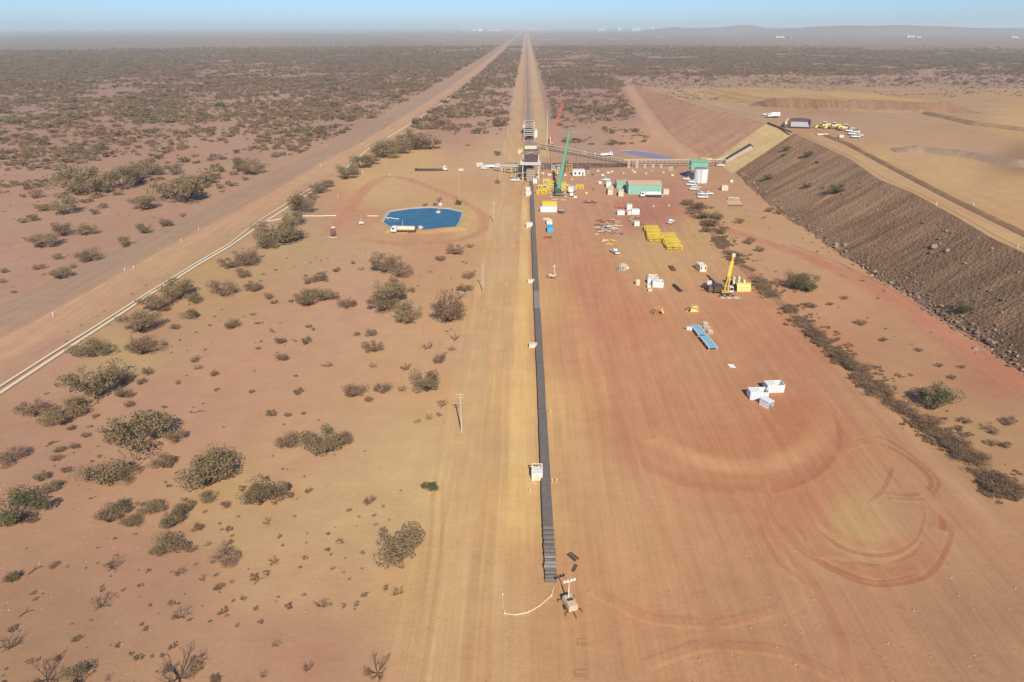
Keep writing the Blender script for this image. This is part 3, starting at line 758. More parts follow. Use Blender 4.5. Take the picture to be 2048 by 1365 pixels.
# the windrow of pushed-up scrub is broken into shrubs too where single ones stand out
WIND = [(1440,486),(1470,520),(1505,555),(1540,588),(1585,628),(1625,668),(1665,700),(1700,735),(1735,768),(1775,800),(1812,830),(1850,858),(1890,885),(1930,912),(1965,950),(1995,985),(2030,1000)]
rw = random.Random(5)
for (a, b), (c, d) in zip(WIND[:-1], WIND[1:]):
    for k in range(3):
        s = rw.random(); w = (20 + 40 * ((b - 480) / 520)) * rw.uniform(0.6, 1.1)
        ENTRIES.append((a + (c - a) * s + rw.uniform(-6, 12), b + (d - b) * s + rw.uniform(-6, 4), w, 'w'))
def zone_of(px, py):
    if any(abs(px - np.interp(py, [q[1] for q in WIND], [q[0] for q in WIND])) < 45 + (py - 480) * 0.05 for _ in (0,)) and 470 < py < 1020 and px > 1380: return None
    rx = np.interp(py, [70, 86, 110, 146, 190, 244, 284, 322, 388, 512, 642, 735], [1035, 1012, 982, 930, 862, 770, 700, 620, 500, 250, 0, -190])
    if px > 1340:
        if py < 480: return 'below the parked white utes'
        return 'between windrow and dump slope'
    if px < rx - 6:
        if py > 470: return 'beyond the lower haul road'
        if py > 410: return 'beyond the middle haul road'
        return 'beyond the upper haul road'
    if px > 940 and py < 420: return 'beside the plant service road'
    if py < 345 and px > 700: return 'along the pipeline north of the pond'
    if py < 420: return 'along the pipeline west of the pond' if px < 760 else 'on the bank of the blue pond'
    if py < 515 and px < 620: return 'beside the pipeline below its branch'
    if py < 640 and px < 480: return 'beside the pipeline, halfway along'
    if py < 740 and px < 300: return 'beside the pipeline, lower end'
    if py < 560: return 'on the flat just south of the pond' if px > 620 else 'on the flat southwest of the pond'
    if py < 660: return 'level with the second power pole' if px > 700 else 'on the flat below the pipeline branch'
    if py < 760: return 'just above the nearest power pole' if px > 830 else ('on the middle of the red flat' if px > 580 else 'on the red flat right of the pipeline')
    if py < 860: return 'left of the nearest power pole' if px > 690 else ('in the scattered row on red flat' if px > 360 else 'in the pipeline-side thicket')
    if py < 1000: return 'on yellow ground below the nearest pole' if px > 480 else ('in the big lower-left thicket' if px > 160 else 'at the left edge of the photo')
    if py < 1130: return 'on pale sand left of the service road' if px > 480 else ('in the copse below the big thicket' if px > 180 else 'at the left edge, lower')
    if py < 1260: return 'on bare soil left of belt end' if px > 480 else 'on bare soil below the copse'
    return 'at bottom edge by the service road' if px > 480 else 'at the bottom left edge of the photo'
KNAME = {'o': ('olive grey', 'acacia_shrub'), 'd': ('dry brown', 'dry_shrub'), 't': ('bare twiggy', 'bare_shrub'), 'g': ('green leafy', 'green_shrub'), 'w': ('dry brown', 'dry_shrub')}
ORD = ['leftmost', 'second from left', 'third from left', 'fourth from left', 'fifth from left', 'sixth from left', 'seventh from left', 'eighth from left', 'ninth from left', 'tenth from left',
       'eleventh from left', 'twelfth from left', 'thirteenth from left', 'fourteenth from left', 'fifteenth from left', 'sixteenth from left', 'seventeenth from left', 'eighteenth from left', 'nineteenth from left', 'twentieth from left']
def size_word(m): return 'tiny' if m < 1.3 else 'small' if m < 2.3 else 'medium' if m < 4.2 else 'large' if m < 6.5 else 'huge'
def label_shrubs(ents):
    groups = {}
    for i, (px, py, w, k, m) in enumerate(ents):
        if k == 'w':
            zb = 'far third' if py < 640 else 'middle third' if py < 820 else 'near third'
            z = 'in the %s of the brush windrow' % zb
        else:
            z = zone_of(px, py) or 'along the brush windrow edge'
        groups.setdefault((z, KNAME[k][0], size_word(m)), []).append(i)
    out = {}
    for (z, kn, sw), ids in groups.items():
        ids.sort(key=lambda i: ents[i][0])
        for n, i in enumerate(ids):
            if len(ids) == 1: out[i] = '%s %s shrub %s' % (sw, kn, z)
            elif len(ids) <= 20: out[i] = '%s %s %s shrub %s' % (ORD[n], sw, kn, z)
            else: out[i] = '%s %s shrub %s' % (sw, kn, z)
            out[i] = (out[i], 'shrubs ' + z)
    return out
rs = random.Random(11)
ents = []
for px, py, w, k in ENTRIES:
    ents.append((px, py, w, k, px_m(px, min(py, 1360), w)))
labels = label_shrubs(ents)
firsts = {}
for i, (px, py, w, k, m) in enumerate(ents):
    kk = 'd' if k == 'w' else k
    if k == 'w' and rs.random() < 0.3: kk = 't'
    vi = rs.randrange(len(PROTO[kk]))
    lab = labels[i]; lab, grp = lab if isinstance(lab, tuple) else (lab, 'shrubs')
    p = at(px, py)
    sc_ = m / 2.0 * (1.34 if kk in 'og' else 0.95 if kk == 't' else 1.25)
    hz = sc_ * rs.uniform(0.85, 1.2) * (0.55 if k == 'w' else 1.0)
    p.y += m * 0.18
    key = (kk, vi)
    if key not in firsts:
        r = thing(KNAME[k][1], lab, 'shrub', p, rs.uniform(0, 360), grp)
        link('trunk', PROTO[kk][vi][0], r); link('crown', PROTO[kk][vi][1], r)
        firsts[key] = r
    else:
        r = dup(firsts[key], p, rs.uniform(0, 360), lab, grp); r.name = KNAME[k][1]
    r.scale = (sc_ * rs.uniform(0.85, 1.1), sc_ * rs.uniform(0.85, 1.1), hz)
# shrubs on the dump slope
for px, py, w, lab in ((1672, 386, 38, 'green shrub high on the dark dump slope'), (1535, 360, 24, 'small green shrub on the dump slope near the tipping wall'), (1928, 624, 40, 'green shrub low on the dump slope among boulders'), (1573, 301, 20, 'small tuft near the top of the dump slope, left of a pair'), (1567, 314, 14, 'tiny tuft below the topmost tuft of the dump slope'), (1616, 313, 26, 'low tuft near the dump crest, right of the topmost one'), (1634, 327, 11, 'tiny tuft right of the low crest tuft'), (1613, 376, 22, 'small tuft left of the high green shrub on the dump slope'), (1645, 378, 9, 'tiny tuft just left of the high green shrub')):
    p = on_slope(px, py); m = px_m(px, py, w, p.z)
    r = dup(firsts[('g', [v for k_, v in firsts if k_ == 'g'][0])], p, rs.uniform(0, 360), lab, 'shrubs on the dump slope'); r.name = 'green_shrub'
    r['label'] = lab; r.scale = (m / 2, m / 2, m / 2 * 0.8)

# ---- the scrub of the plain, far too many to count: one object of instanced low shrubs
def gn_scatter(name, pts, scl, rot, kind_idx, protos, label):
    me = bpy.data.meshes.new(name)
    me.vertices.add(len(pts)); me.vertices.foreach_set('co', np.asarray(pts, np.float32).ravel())
    a = me.attributes.new('scl', 'FLOAT_VECTOR', 'POINT'); a.data.foreach_set('vector', np.asarray(scl, np.float32).ravel())
    a = me.attributes.new('rot', 'FLOAT_VECTOR', 'POINT'); a.data.foreach_set('vector', np.asarray(rot, np.float32).ravel())
    a = me.attributes.new('pick', 'INT', 'POINT'); a.data.foreach_set('value', np.asarray(kind_idx, np.int32))
    me.update()
    o = link(name, me, None, 'stuff', label)
    g = bpy.data.node_groups.new(name, 'GeometryNodeTree')
    g.interface.new_socket('Geometry', in_out='INPUT', socket_type='NodeSocketGeometry')
    g.interface.new_socket('Geometry', in_out='OUTPUT', socket_type='NodeSocketGeometry')
    N = g.nodes; gi = N.new('NodeGroupInput'); go = N.new('NodeGroupOutput')
    m2p = N.new('GeometryNodeMeshToPoints'); g.links.new(gi.outputs[0], m2p.inputs[0])
    gti = N.new('GeometryNodeGeometryToInstance')
    for po in reversed(protos):
        oi = N.new('GeometryNodeObjectInfo'); oi.inputs['Object'].default_value = po
        g.links.new(oi.outputs['Geometry'], gti.inputs[0])
    iop = N.new('GeometryNodeInstanceOnPoints'); g.links.new(m2p.outputs[0], iop.inputs['Points'])
    g.links.new(gti.outputs[0], iop.inputs['Instance']); iop.inputs['Pick Instance'].default_value = True
    def na(nm, t):
        x = N.new('GeometryNodeInputNamedAttribute'); x.data_type = t; x.inputs['Name'].default_value = nm; return [s for s in x.outputs if s.enabled][0]
    g.links.new(na('pick', 'INT'), iop.inputs['Instance Index'])
    g.links.new(na('scl', 'FLOAT_VECTOR'), iop.inputs['Scale'])
    g.links.new(na('rot', 'FLOAT_VECTOR'), iop.inputs['Rotation'])
    g.links.new(iop.outputs[0], go.inputs[0])
    md = o.modifiers.new('scatter', 'NODES'); md.node_group = g
    return o
def low_proto(seed, n, leaf, mat, flat=0.55):
    tr, cr = shrub_parts(seed, n, leaf, flat, 7, 0.3, 5)
    tr2 = MB(); tr2.v, tr2.f = cr.v, cr.f
    me = bpy.data.meshes.new('crown'); me.from_pydata(tr2.v, [], tr2.f); me.materials.append(mat); me.update()
    return bpy.data.objects.new('scrub_clump', me)
LOW = [low_proto(700 + k, 240, 0.13, m) for k, m in enumerate((OLIVE, OLIVE, DRY, DRY, OLIVE, GREENF))]
rng = np.random.default_rng(3)
def scrub():
    P = []; S = []; Kk = []
    n = 560000
    r = np.sqrt(rng.uniform(380 ** 2, 3500 ** 2, n)); a = rng.uniform(-44, 44, n) * PI / 180
    x = r * np.sin(a); y = r * np.cos(a)
    px, py = to_px(x, y, 0)
    rx = road_x(y)
    cl = fbm(x / 45, y / 45, 61, 4); cl2 = fbm(x / 190, y / 190, 67, 3)
    thin = np.clip((r - 380) / 700, 0, 1)
    left = x < rx - 16; mid = (x > rx + 30) & (x < -18); right = x > 27
    d = np.zeros(n)
    # cover: patchy and open close in, closing up with distance
    base = np.clip((cl * 0.62 + cl2 * 0.38 - (0.47 - 0.15 * thin)) * 5.0, 0, 1)
    d = np.where(left, base, d)
    d = np.where(mid, np.clip(base * 1.15, 0, 1), d)
    d = np.where(right, np.clip((cl * 0.6 + cl2 * 0.4 - (0.40 - 0.06 * thin)) * 5.0, 0, 1), d)
    # open ground: pond pad, plant, dump
    d[(y < 515) & (x > rx - 5)] *= 0
    d[(x > 10) & (y < 520)] = 0
    tx = np.interp(y, toe2[:, 1], toe2[:, 0]) - 22
    d[(x > tx) & (y < 1060)] = 0
    far_dump = (x > 150) & (y >= 1060) & (y < 1300)
    d[far_dump & (rng.uniform(0, 1, n) < 0.8)] = 0
    keep = rng.uniform(0, 1, n) < d * np.clip(0.66 - r / 8000, 0.40, 1) * np.clip((3500 - r) / 1300, 0, 1)
    x, y, r = x[keep], y[keep], r[keep]; cl = cl[keep]
    s = rng.lognormal(0.30, 0.42, len(x)); s = np.clip(s, 0.4, 3.6) * np.clip(1.2 + r / 5000, 1, 1.7)
    k = rng.integers(0, 5, len(x)); g = rng.uniform(0, 1, len(x)) < 0.04; k[g] = 5
    dry = (fbm(x / 120, y / 120, 71) > 0.5) & (rng.uniform(0, 1, len(x)) < 0.75); k[dry] = rng.integers(2, 4, dry.sum())
    k[(x > 20) & (rng.uniform(0, 1, len(x)) < 0.6)] = 2
    P = np.stack([x, y, np.zeros(len(x))], 1)
    S = np.stack([s * rng.uniform(0.9, 1.5, len(x)), s * rng.uniform(0.9, 1.4, len(x)), s * rng.uniform(0.7, 1.15, len(x))], 1)
    Rr = np.stack([0 * x, 0 * x, rng.uniform(0, 6.28, len(x))], 1)
    gn_scatter('scrub', P, S, Rr, k, LOW, 'low olive and brown scrub covering the far plain')
    return len(x)
NSCR = scrub()
def tufts():
    """small dry tufts on the near flats"""
    n = 26000
    y = 58 + 502 * rng.uniform(0, 1, n) ** 1.35; x = rng.uniform(-1, 1, n) * (0.82 * y + 45)
    rx = road_x(y); px, py = to_px(x, y, 0)
    cl = fbm(x / 22, y / 22, 81, 4)
    d = np.clip((cl - 0.45) * 5, 0.04, 1)
    ok = (x < rx - 14) | ((x > rx + 26) & (x < -19)) | ((x > 88) & (x < 122) & (y < 330))
    pond = (px > 640) & (px < 990) & (py > 290) & (py < 500); ok &= ~pond
    ok &= ~((py < 420) & (px > 740))
    tr = np.interp(y, [150, 200, 260, 300], [116, 112, 100, 92]); ok &= ~((x > 60) & (np.abs(x - tr) < 7))
    lee = ((x > 60) & (x < 122) & (np.abs(x - tr - 12) < 10) & (y < 240)); keep = (ok & (rng.uniform(0, 1, n) < d * 0.20)) | (lee & (rng.uniform(0, 1, n) < 0.30 * d))
    x, y = x[keep], y[keep]; m = len(x)
    s = np.clip(rng.lognormal(-1.05, 0.45, m), 0.14, 0.9)
    k = rng.choice([2, 3, 3, 0], m)
    gn_scatter('dry_tufts', np.stack([x, y, 0 * x], 1), np.stack([s, s, s * 0.8], 1), np.stack([0 * x, 0 * x, rng.uniform(0, 6.28, m)], 1), k, LOW, 'small dry tufts scattered over the bare red flats')
tufts()
def far_top_scrub():
    n = 9000
    px = rng.uniform(1330, 2100, n); py = rng.uniform(118, 200, n)
    pts = []; 
    for a, b in zip(px, py):
        p = on_top(a, b)
        if p.y < 560: continue
        if fbm(p.x / 60, p.y / 25, 91, 3) > 0.50: pts.append(p)
    pts = np.array([list(p) for p in pts[:2600]]); m = len(pts)
    s = np.clip(rng.lognormal(0.0, 0.4, m), 0.4, 2.2)
    gn_scatter('dump_top_scrub', pts, np.stack([s, s, s * 0.8], 1), np.stack([0 * s, 0 * s, rng.uniform(0, 6.28, m)], 1), rng.integers(0, 5, m), LOW, 'low scrub on the far part of the dump top')
far_top_scrub()
# windrow: pushed-up brush, stems and earth, one mass
def windrow():
    pts = [at(a, b) for a, b in [(1392,412),(1420,455)] + WIND]
    R_ = resample(np.array([[p.x, p.y, 0] for p in pts]), 1500)
    mb = MB(); rr = random.Random(31)
    pos = []; sc_ = []
    for i in range(5200):
        p = R_[rr.randrange(len(R_))]; o = rr.gauss(0, 1.5) + (rr.random() ** 2 * 7 if rr.random() < .22 else 0)
        if vnoise(p[0] / 4.5, p[1] / 4.5, 8) < 0.40: continue
        pos.append((p[0] + o, p[1] + o * 0.5 + rr.gauss(0, 0.6), 0)); s = rr.uniform(0.25, 0.75); sc_.append((s * 1.2, s * 1.2, s * 0.9))
    gn_scatter('brush_windrow', pos, sc_, [(0, 0, rr.uniform(0, 6)) for _ in pos], [rr.choice((2, 3, 3, 2, 0)) for _ in pos], LOW, 'long windrow of dry pushed-up brush along the yard edge')
    P2 = [(p[0], p[1], -0.05) for p in R_[::6]]
    berm('windrow_bank', P2, 0.35, 2.4, (172, 132, 100), SOIL, 13)
windrow()

def clods():
    """clods and small stones on the flats"""
    n = 9000; y = 56 + 200 * rng.uniform(0, 1, n) ** 1.6; x = rng.uniform(-1, 1, n) * (0.8 * y + 20)
    ok = (fbm(x / 14, y / 14, 97, 3) > 0.48) & ~((x > -18) & (x < 9)) & (x > road_x(y) + 14)
    x, y = x[ok], y[ok]; m = len(x); s = np.clip(rng.lognormal(-2.3, .5, m), .05, .3)
    protos = []
    for k in range(3):
        me = bpy.data.meshes.new('clod'); rr = random.Random(k)
        v = [(math.cos(a) * rr.uniform(.7, 1.2), math.sin(a) * rr.uniform(.7, 1.2), -.1) for a in np.linspace(0, 2 * PI, 7)[:-1]] + [(rr.uniform(-.2, .2), rr.uniform(-.2, .2), .7)]
        me.from_pydata(v, [], [(i, (i + 1) % 6, 6) for i in range(6)]); me.materials.append(paint('soil_clod', (.36, .22, .15), .95, 0, .4)); me.update(); protos.append(bpy.data.objects.new('clod', me))
    gn_scatter('clods', np.stack([x, y, 0 * x + .02], 1), np.stack([s, s, s], 1), np.stack([0 * x, 0 * x, rng.uniform(0, 6.28, m)], 1), rng.integers(0, 3, m), protos, 'small clods and stones on the bare flats')
clods()

# ================================================================== THINGS
def sight(px, py, y):                     # where a line of sight crosses the plane at distance y
    r = RM @ np.array([px - PW / 2, -(py - PH / 2), -FOC]); t = y / r[1]
    return Vector((r[0] * t, y, CAM_H + r[2] * t))
def V(*a): return Vector(a)
def wheelset(root, xs, y, r, w, z=None):
    first = None
    for x in xs:
        for s in (-1, 1):
            if first is None:
                first = MB().tube((0, -w / 2, 0), (0, w / 2, 0), r, r, 12).build('wheel', RUBBER, root)
                hub = MB().tube((0, -w / 2 - .02, 0), (0, w / 2 + .02, 0), r * 0.5, r * 0.5, 8).build('rim', STEEL, first)
                first.location = (x, s * y, r)
            else:
                c = share(first, 'wheel', root, (x, s * y, r)); share(hub, 'rim', c)
# ---- light vehicles
def make_ute(kind='ute', mat=WHITEP):
    t = thing('utility_truck', 'x', 'ute')
    b = MB()
    b.prism([(-2.5, .55), (2.45, .55), (2.55, .75), (2.5, 1.02), (1.2, 1.16), (1.0, 1.18), (-2.55, 1.1)], -0.9, 0.9)
    b.build('body', mat, t)
    if kind == 'ute':
        MB().prism([(-0.75, 1.14), (1.05, 1.14), (0.45, 1.78), (-0.6, 1.80)], -0.82, 0.82).build('cab', mat, t)
        MB().prism([(0.98, 1.20), (1.07, 1.18), (0.50, 1.72), (0.44, 1.70)], -0.74, 0.74).build('windscreen', GLASS, t)
        g = MB().prism([(-0.62, 1.25), (0.82, 1.25), (0.38, 1.66), (-0.52, 1.66)], -0.845, 0.845).build('side_window', GLASS, t)
        tr = MB().box(-2.5, -0.8, -.92, .92, 1.05, 1.15); tr.box(-2.5, -0.8, -.92, -.86, 1.15, 1.42); tr.box(-2.5, -0.8, .86, .92, 1.15, 1.42); tr.box(-2.52, -2.46, -.86, .86, 1.15, 1.42)
        tr.build('tray', STEEL, t)
    else:
        MB().prism([(-2.45, 1.10), (1.05, 1.14), (0.45, 1.80), (-2.35, 1.84)], -0.84, 0.84).build('cab', mat, t)
        MB().prism([(0.98, 1.20), (1.07, 1.18), (0.50, 1.74), (0.44, 1.72)], -0.74, 0.74).build('windscreen', GLASS, t)
        MB().prism([(-2.2, 1.25), (0.82, 1.25), (0.38, 1.68), (-2.15, 1.70)], -0.865, 0.865).build('side_window', GLASS, t)
        MB().box(-1.9, 0.2, -.6, .6, 1.84, 1.92).build('roof_rack', STEEL, t)
    MB().box(2.5, 2.62, -.85, .85, .45, .72).build('bumper', DARKST, t)
    h = MB().box(2.5, 2.56, .55, .82, .78, .95).build('headlight', GLASS, t); share(h, 'headlight', t, (0, -1.37, 0))
    wheelset(t, (1.6, -1.55), 0.80, 0.38, 0.26)
    return t
UTE = make_ute('ute'); WAGON = make_ute('wagon'); WAGON.name = 'four_wheel_drive'; WAGON['category'] = 'car'
used = set()
def place(proto, p, rz, label, group=None, scale=None):
    if proto.name not in used:
        used.add(proto.name); proto.location = p; proto.rotation_euler = (0, 0, math.radians(rz)); proto['label'] = label
        if group: proto['group'] = group
        if scale: proto.scale = scale
        return proto
    return dup(proto, p, rz, label, group, scale)
def ute(px, py, rz, label, group=None, z=None, wagon=False):
    p = at(px, py) if z is None else on_top(px, py)
    if z is not None: p.z += 0.3
    o = place(WAGON if wagon else UTE, p, rz, label, group, None); o.name = 'four_wheel_drive' if wagon else 'utility_truck'; return o
G1 = 'white utes parked beside the silo'
for px, py, rz, lab, wg in ((1376,347,178,'white ute at the back of the row, nearest the silo top',0),(1381,353,170,'white four wheel drive second from the back beside the silo',1),(1375,361,165,'white ute parked furthest left of the silo group',0),
        (1386,366,168,'white ute tight against the silo foot',0),(1382,372,165,'white four wheel drive in the middle of the silo row',1),(1392,377,166,'white ute in the middle of the silo row, right side',0),
        (1388,381,172,'white ute in front of the silo row',0),(1403,390,5,'white ute of the front trio, left one',0),(1416,390,3,'white long ute of the front trio, right one',0),(1405,397,178,'white four wheel drive of the front trio, nearest the brush',1)):
    ute(px, py, rz, lab, G1, None, wg)
G2 = 'white utes parked on the dump top'
for px, py, rz, lab, wg in ((1699,265,170,'white ute at the back of the dump top row',0),(1709,268,172,'white four wheel drive second in the dump top row',1),(1704,271,175,'white ute third in the dump top row',0),(1716,274,172,'white ute fourth in the dump top row',0),(1710,277,176,'white four wheel drive at the front of the dump top row',1)):
    ute(px, py, rz, lab, G2, 1, wg)
ute(1342,447,60,'white ute alone on red yard above the yellow frame stacks')
ute(1229,507,110,'white ute beside the yellow scrap heap in the yard')
ute(1030,363,175,'white four wheel drive left of the transfer tower legs',None,None,1)
ute(1144,379,80,'white ute behind the white van right of the green crane')
ute(1143,392,85,'white four wheel drive right of the green crane base',None,None,1)
ute(1211,362,0,'white ute behind the small green roofed shed',)
ute(1170,309,0,'white ute behind the inclined conveyor')
ute(1440,333,0,'white ute at the foot of the truss conveyor by the silo')
ute(970,339,178,'white ute left of the white pipe bridge')
ute(1531,232,180,'small white ute at the north edge of the dump top',None,1)
ute(965,95+240,0,'white ute at the far left end of the pipe bridge')

# ---- heavy trucks
def truck(name, label, p, rz, kind, mat=WHITEP, bodymat=None, L=10.5, cat='truck'):
    t = thing(name, label, cat, p, rz)
    f = L / 2
    ch = MB(); ch.box(-f, f - 0.2, -0.45, 0.45, 0.75, 1.0); ch.build('chassis', DARKST, t)
    c = MB().prism([(f - 2.3, 0.8), (f, 0.8), (f + .02, 1.7), (f - 0.35, 2.75), (f - 2.3, 2.85)], -1.2, 1.2).build('cab', mat, t)
    MB().prism([(f + .01, 1.75), (f + .07, 1.75), (f - 0.30, 2.62), (f - 0.36, 2.62)], -1.05, 1.05).build('windscreen', GLASS, t)
    g = MB().box(f - 1.6, f - 0.45, -1.23, 1.23, 1.75, 2.45).build('side_window', GLASS, t)
    MB().box(f, f + .12, -1.2, 1.2, .5, .85).build('bumper', STEEL, t)
    h = MB().box(f + .02, f + .08, .75, 1.05, .95, 1.2).build('headlight', GLASS, t); share(h, 'headlight', t, (0, -1.8, 0))
    wheelset(t, [f - 1.1, -f + 2.6, -f + 1.3], 1.0, 0.5, 0.36)
    bm = bodymat or mat
    if kind == 'tank':
        tk = MB(); n = 14
        prof = [(math.cos(2 * PI * k / n) * 1.22, 2.0 + math.sin(2 * PI * k / n) * 0.98) for k in range(n)]
        tk.prismx(prof, -f + 0.1, f - 2.6); tk.build('tank', bm, t)
        for x in (-f + 1.5, -f + 4.0, f - 3.6):
            MB().tube((x, 0, 2.9), (x, 0, 3.12), .35, .35, 10).build('hatch', STEEL, t)
        MB().box(-f - .3, -f + .1, -1.1, 1.1, .6, 1.5).build('spray_bar', DARKST, t)
    elif kind == 'flat':
        MB().box(-f, f - 2.6, -1.25, 1.25, 1.05, 1.2).build('tray', bm, t)
    elif kind == 'van':
        MB().box(-f, f - 2.5, -1.25, 1.25, 1.05, 3.4).build('cargo_box', bm, t)
    elif kind == 'service':
        b = MB().box(-f, f - 2.6, -1.2, 1.2, 1.05, 2.1); b.build('service_body', bm, t)
        MB().beam((-f + .6, 0, 2.1), (-f + 2.2, 0, 4.0), .3).beam((-f + 2.2, 0, 4.0), (f - 2, 0, 3.2), .25).build('loader_crane', STEEL, t)
    return t
truck('water_truck', 'cream water tank truck with white cab filling at the pond edge', at(807, 466), 178, 'tank', WHITEP, CREAM, 10.2)
truck('water_truck', 'white tanker parked in front of the green shed wall', at(1301, 395), 178, 'tank', WHITEP, WHITEP, 10.5)
t = truck('low_loader', 'white prime mover with long dark low loader on the north pad', at(884, 342), 0, 'flat', WHITEP, RUST, 6.5)
b = MB().box(-16.5, -3.0, -1.4, 1.4, 0.85, 1.12); b.box(-16.5, -15.5, -1.4, 1.4, 1.12, 1.5); b.build('trailer_deck', PURPLST, t)
for k, x in enumerate((-15.4, -14.1, -12.8)):
    w = MB().tube((x, -1.3, .48), (x, 1.3, .48), .48, .48, 10).build('axle', RUBBER, t)
truck('service_truck', 'white service truck behind the inclined conveyor', at(1212, 313), 20, 'service', WHITEP, WHITEP, 9)
truck('box_truck', 'white box truck on the north edge of the dump top', on_top(1546, 236) + V(0, 0, .3), 178, 'van', WHITEP, WHITEP, 8.5)
truck('box_truck', 'white van truck beside the green crane', at(1144, 386), 75, 'van', WHITEP, WHITE, 7)
truck('flat_truck', 'white truck with crane arm by the pipe bridge', at(986, 337), 0, 'service', WHITEP, WHITEP, 9)

# ---- the long belt laid beside the yard
def belt_edges(y): return np.interp(y, [82, 222, 400], [3.5, 2.85, 2.4]), np.interp(y, [82, 222, 400], [5.35, 4.75, 4.2])
bt = thing('rubber_belt_stack', 'long grey stack of folded conveyor belt running up to the plant', 'belt stack', (0, 0, 0))
def belt_piece(y0, y1, z0, z1, grow=0.0, n=None):
    m = MB(); n = n or max(1, int((y1 - y0) / 4.0)); v = []; f = []
    for k in range(n + 1):
        y = y0 + (y1 - y0) * k / n; a, b = belt_edges(y); j = (random.random() - .5) * 0.10; b += (random.random() - .5) * .08
        zt = z1 + (random.random() - .5) * 0.04
        v += [(a + j - grow, y, z0), (a + j - grow, y, zt - .08), (a + j + .1, y, zt), (b + j - .1, y, zt), (b + j + grow, y, zt - .08), (b + j + grow, y, z0)]
    for k in range(n):
        o = k * 6
        for q in range(5): f.append([o + q, o + q + 1, o + 7 + q, o + 6 + q][::-1])
    f.append([0, 1, 2, 3, 4, 5]); f.append([n * 6 + q for q in range(6)][::-1])
    m.add(v, f); return m
for y0, y1, h, mt in ((95.5, 128, .92, BELT), (128.03, 160, .88, BELT), (160.03, 196, .90, BELT), (196.03, 203, .97, BELTL), (203.03, 211, .86, BELTL), (211.03, 260, .90, BELT), (260.03, 318, .90, BELT), (318.03, 388, .9, BELT)):
    belt_piece(y0, y1, -.05, h).build('belt_run', mt, bt)
y = 82.2
fr = random.Random(3)
while y < 95.3:                                        # the near end: loops of folded belt, one behind the other
    L = fr.uniform(0.45, 0.8) if y < 88.5 else fr.uniform(0.9, 1.5); a, b = belt_edges(y); j = fr.uniform(-.10, .08)
    h = fr.uniform(0.62, 0.82) if y < 83 else fr.uniform(.82, 1.06)
    m = MB(); prof = []
    for k in range(7):
        an = PI * k / 6; prof.append((y + L * .5 - math.cos(an) * L * .5, h - .22 + math.sin(an) * .22))
    prof = [(y, -.05)] + prof + [(y + L, -.05)]
    m.prismx(prof, a + j, b + j + fr.uniform(-.05, .05)); m.build('belt_fold', fr.choice((BELT, BELTL, BELT)), bt)
    y += L + fr.uniform(.02, .07)

# ---- lighting towers on trailers
def light_tower(p, rz, label, mast):
    t = thing('lighting_tower', label, 'lighting tower', p, rz)
    b = MB().box(-1.25, 1.25, -.75, .75, .55, 1.55, .08, .05); b.build('generator_body', paint('dusty_tan_paint', (.62, .46, .31), .6), t)
    MB().box(-1.28, -.5, -.78, -.75, .7, 1.3).build('door', WHITE, t)
    MB().box(-.35, .1, -.5, .5, 1.56, 1.62).build('roof_strip', DARKST, t)
    MB().beam((1.2, 0, .5), (2.6, 0, .45), .12).build('tow_bar', RUST, t)
    w = MB().tube((0, .82, .34), (0, 1.02, .34), .34, .34, 12).build('wheel', RUBBER, t); share(w, 'wheel', t, (0, -1.84, 0))
    for x, y in ((-1.3, .9), (-1.3, -.9), (1.3, .9), (1.3, -.9)):
        MB().beam((x * .9, y * .7, .6), (x * 1.15, y * 1.5, .6), .09).beam((x * 1.15, y * 1.5, .6), (x * 1.15, y * 1.5, 0), .09).build('outrigger', RUST, t)
    MB().tube((-.7, 0, .6), (-.7, 0, 3.2), .11, .11, 8).tube((-.7, 0, 3.2), (-.7, 0, mast), .07, .06, 8).build('mast', WHITE, t)
    hd = MB().beam((-.7, -.95, mast), (-.7, .95, mast), .1).build('lamp_bar', WHITE, t)
    for y in (-.8, -.3, .3, .8):
        MB().box(-.72, -.52, y - .18, y + .18, mast + .05, mast + .4).build('floodlight', WHITE, t)
    return t
light_tower(at(1140, 1216), -70, 'tan trailer lighting tower in front of the belt end, mast raised', 4.6)
light_tower(at(1105, 556), 160, 'small trailer lighting tower right of the belt, halfway up the yard', 4.2)
# mats beside the belt end
def mat_(px, py, L, W, rz, label):
    t = thing('rubber_mat', label, 'mat', at(px, py), rz)
    for k in range(3):
        MB().box(-L / 2, L / 2, -W / 2 + k * W / 3 + .02, -W / 2 + (k + 1) * W / 3 - .02, 0, .22 + .05 * (k == 1)).build('belt_offcut', DARKST if k != 1 else BELT, t)
mat_(1146, 1115, 1.9, 1.0, -52, 'wide grey offcut of belt lying right of the belt end')
mat_(1149, 1138, 1.6, .5, 66, 'narrow dark offcut of belt below the wider one')
# hose on the sand
hp = [at(a, b) + V(0, 0, .09) for a, b in ((1005,1190),(1006,1210),(1009,1228),(1030,1231),(1056,1226),(1080,1212),(1103,1192),(1107,1176))]
t = thing('sand_hose', 'pale hose curving over the sand left of the belt end', 'hose', (0, 0, 0))
MB().path(hp[:4], .07).build('hose_length', CREAM, t); MB().path(hp[3:], .08).build('hose_length', PIPE_M, t)
for i in (0, 2, 4, 6): MB().tube(hp[i] - V(0, 0, .09), hp[i] + V(0, 0, .30), .13, .13, 8).build('coupling', CREAM, t)
# tread mark frame near the bottom
for px, py, lab in ((1160, 1347, 'thin dark steel frame lying flat at the bottom edge'), (1165, 1284, 'faint rusty steel frame lying flat below the lighting tower')):
    p = at(px, py); t = thing('steel_grid', lab, 'frame', p, 3)
    for q in (-.55, -.2, .5): MB().beam((-.75, q, .03), (.75, q, .03), .05).build('rail', RUST, t)
    s_ = MB().beam((-.75, -.55, .04), (-.75, .5, .04), .05).build('end_rail', RUST, t)
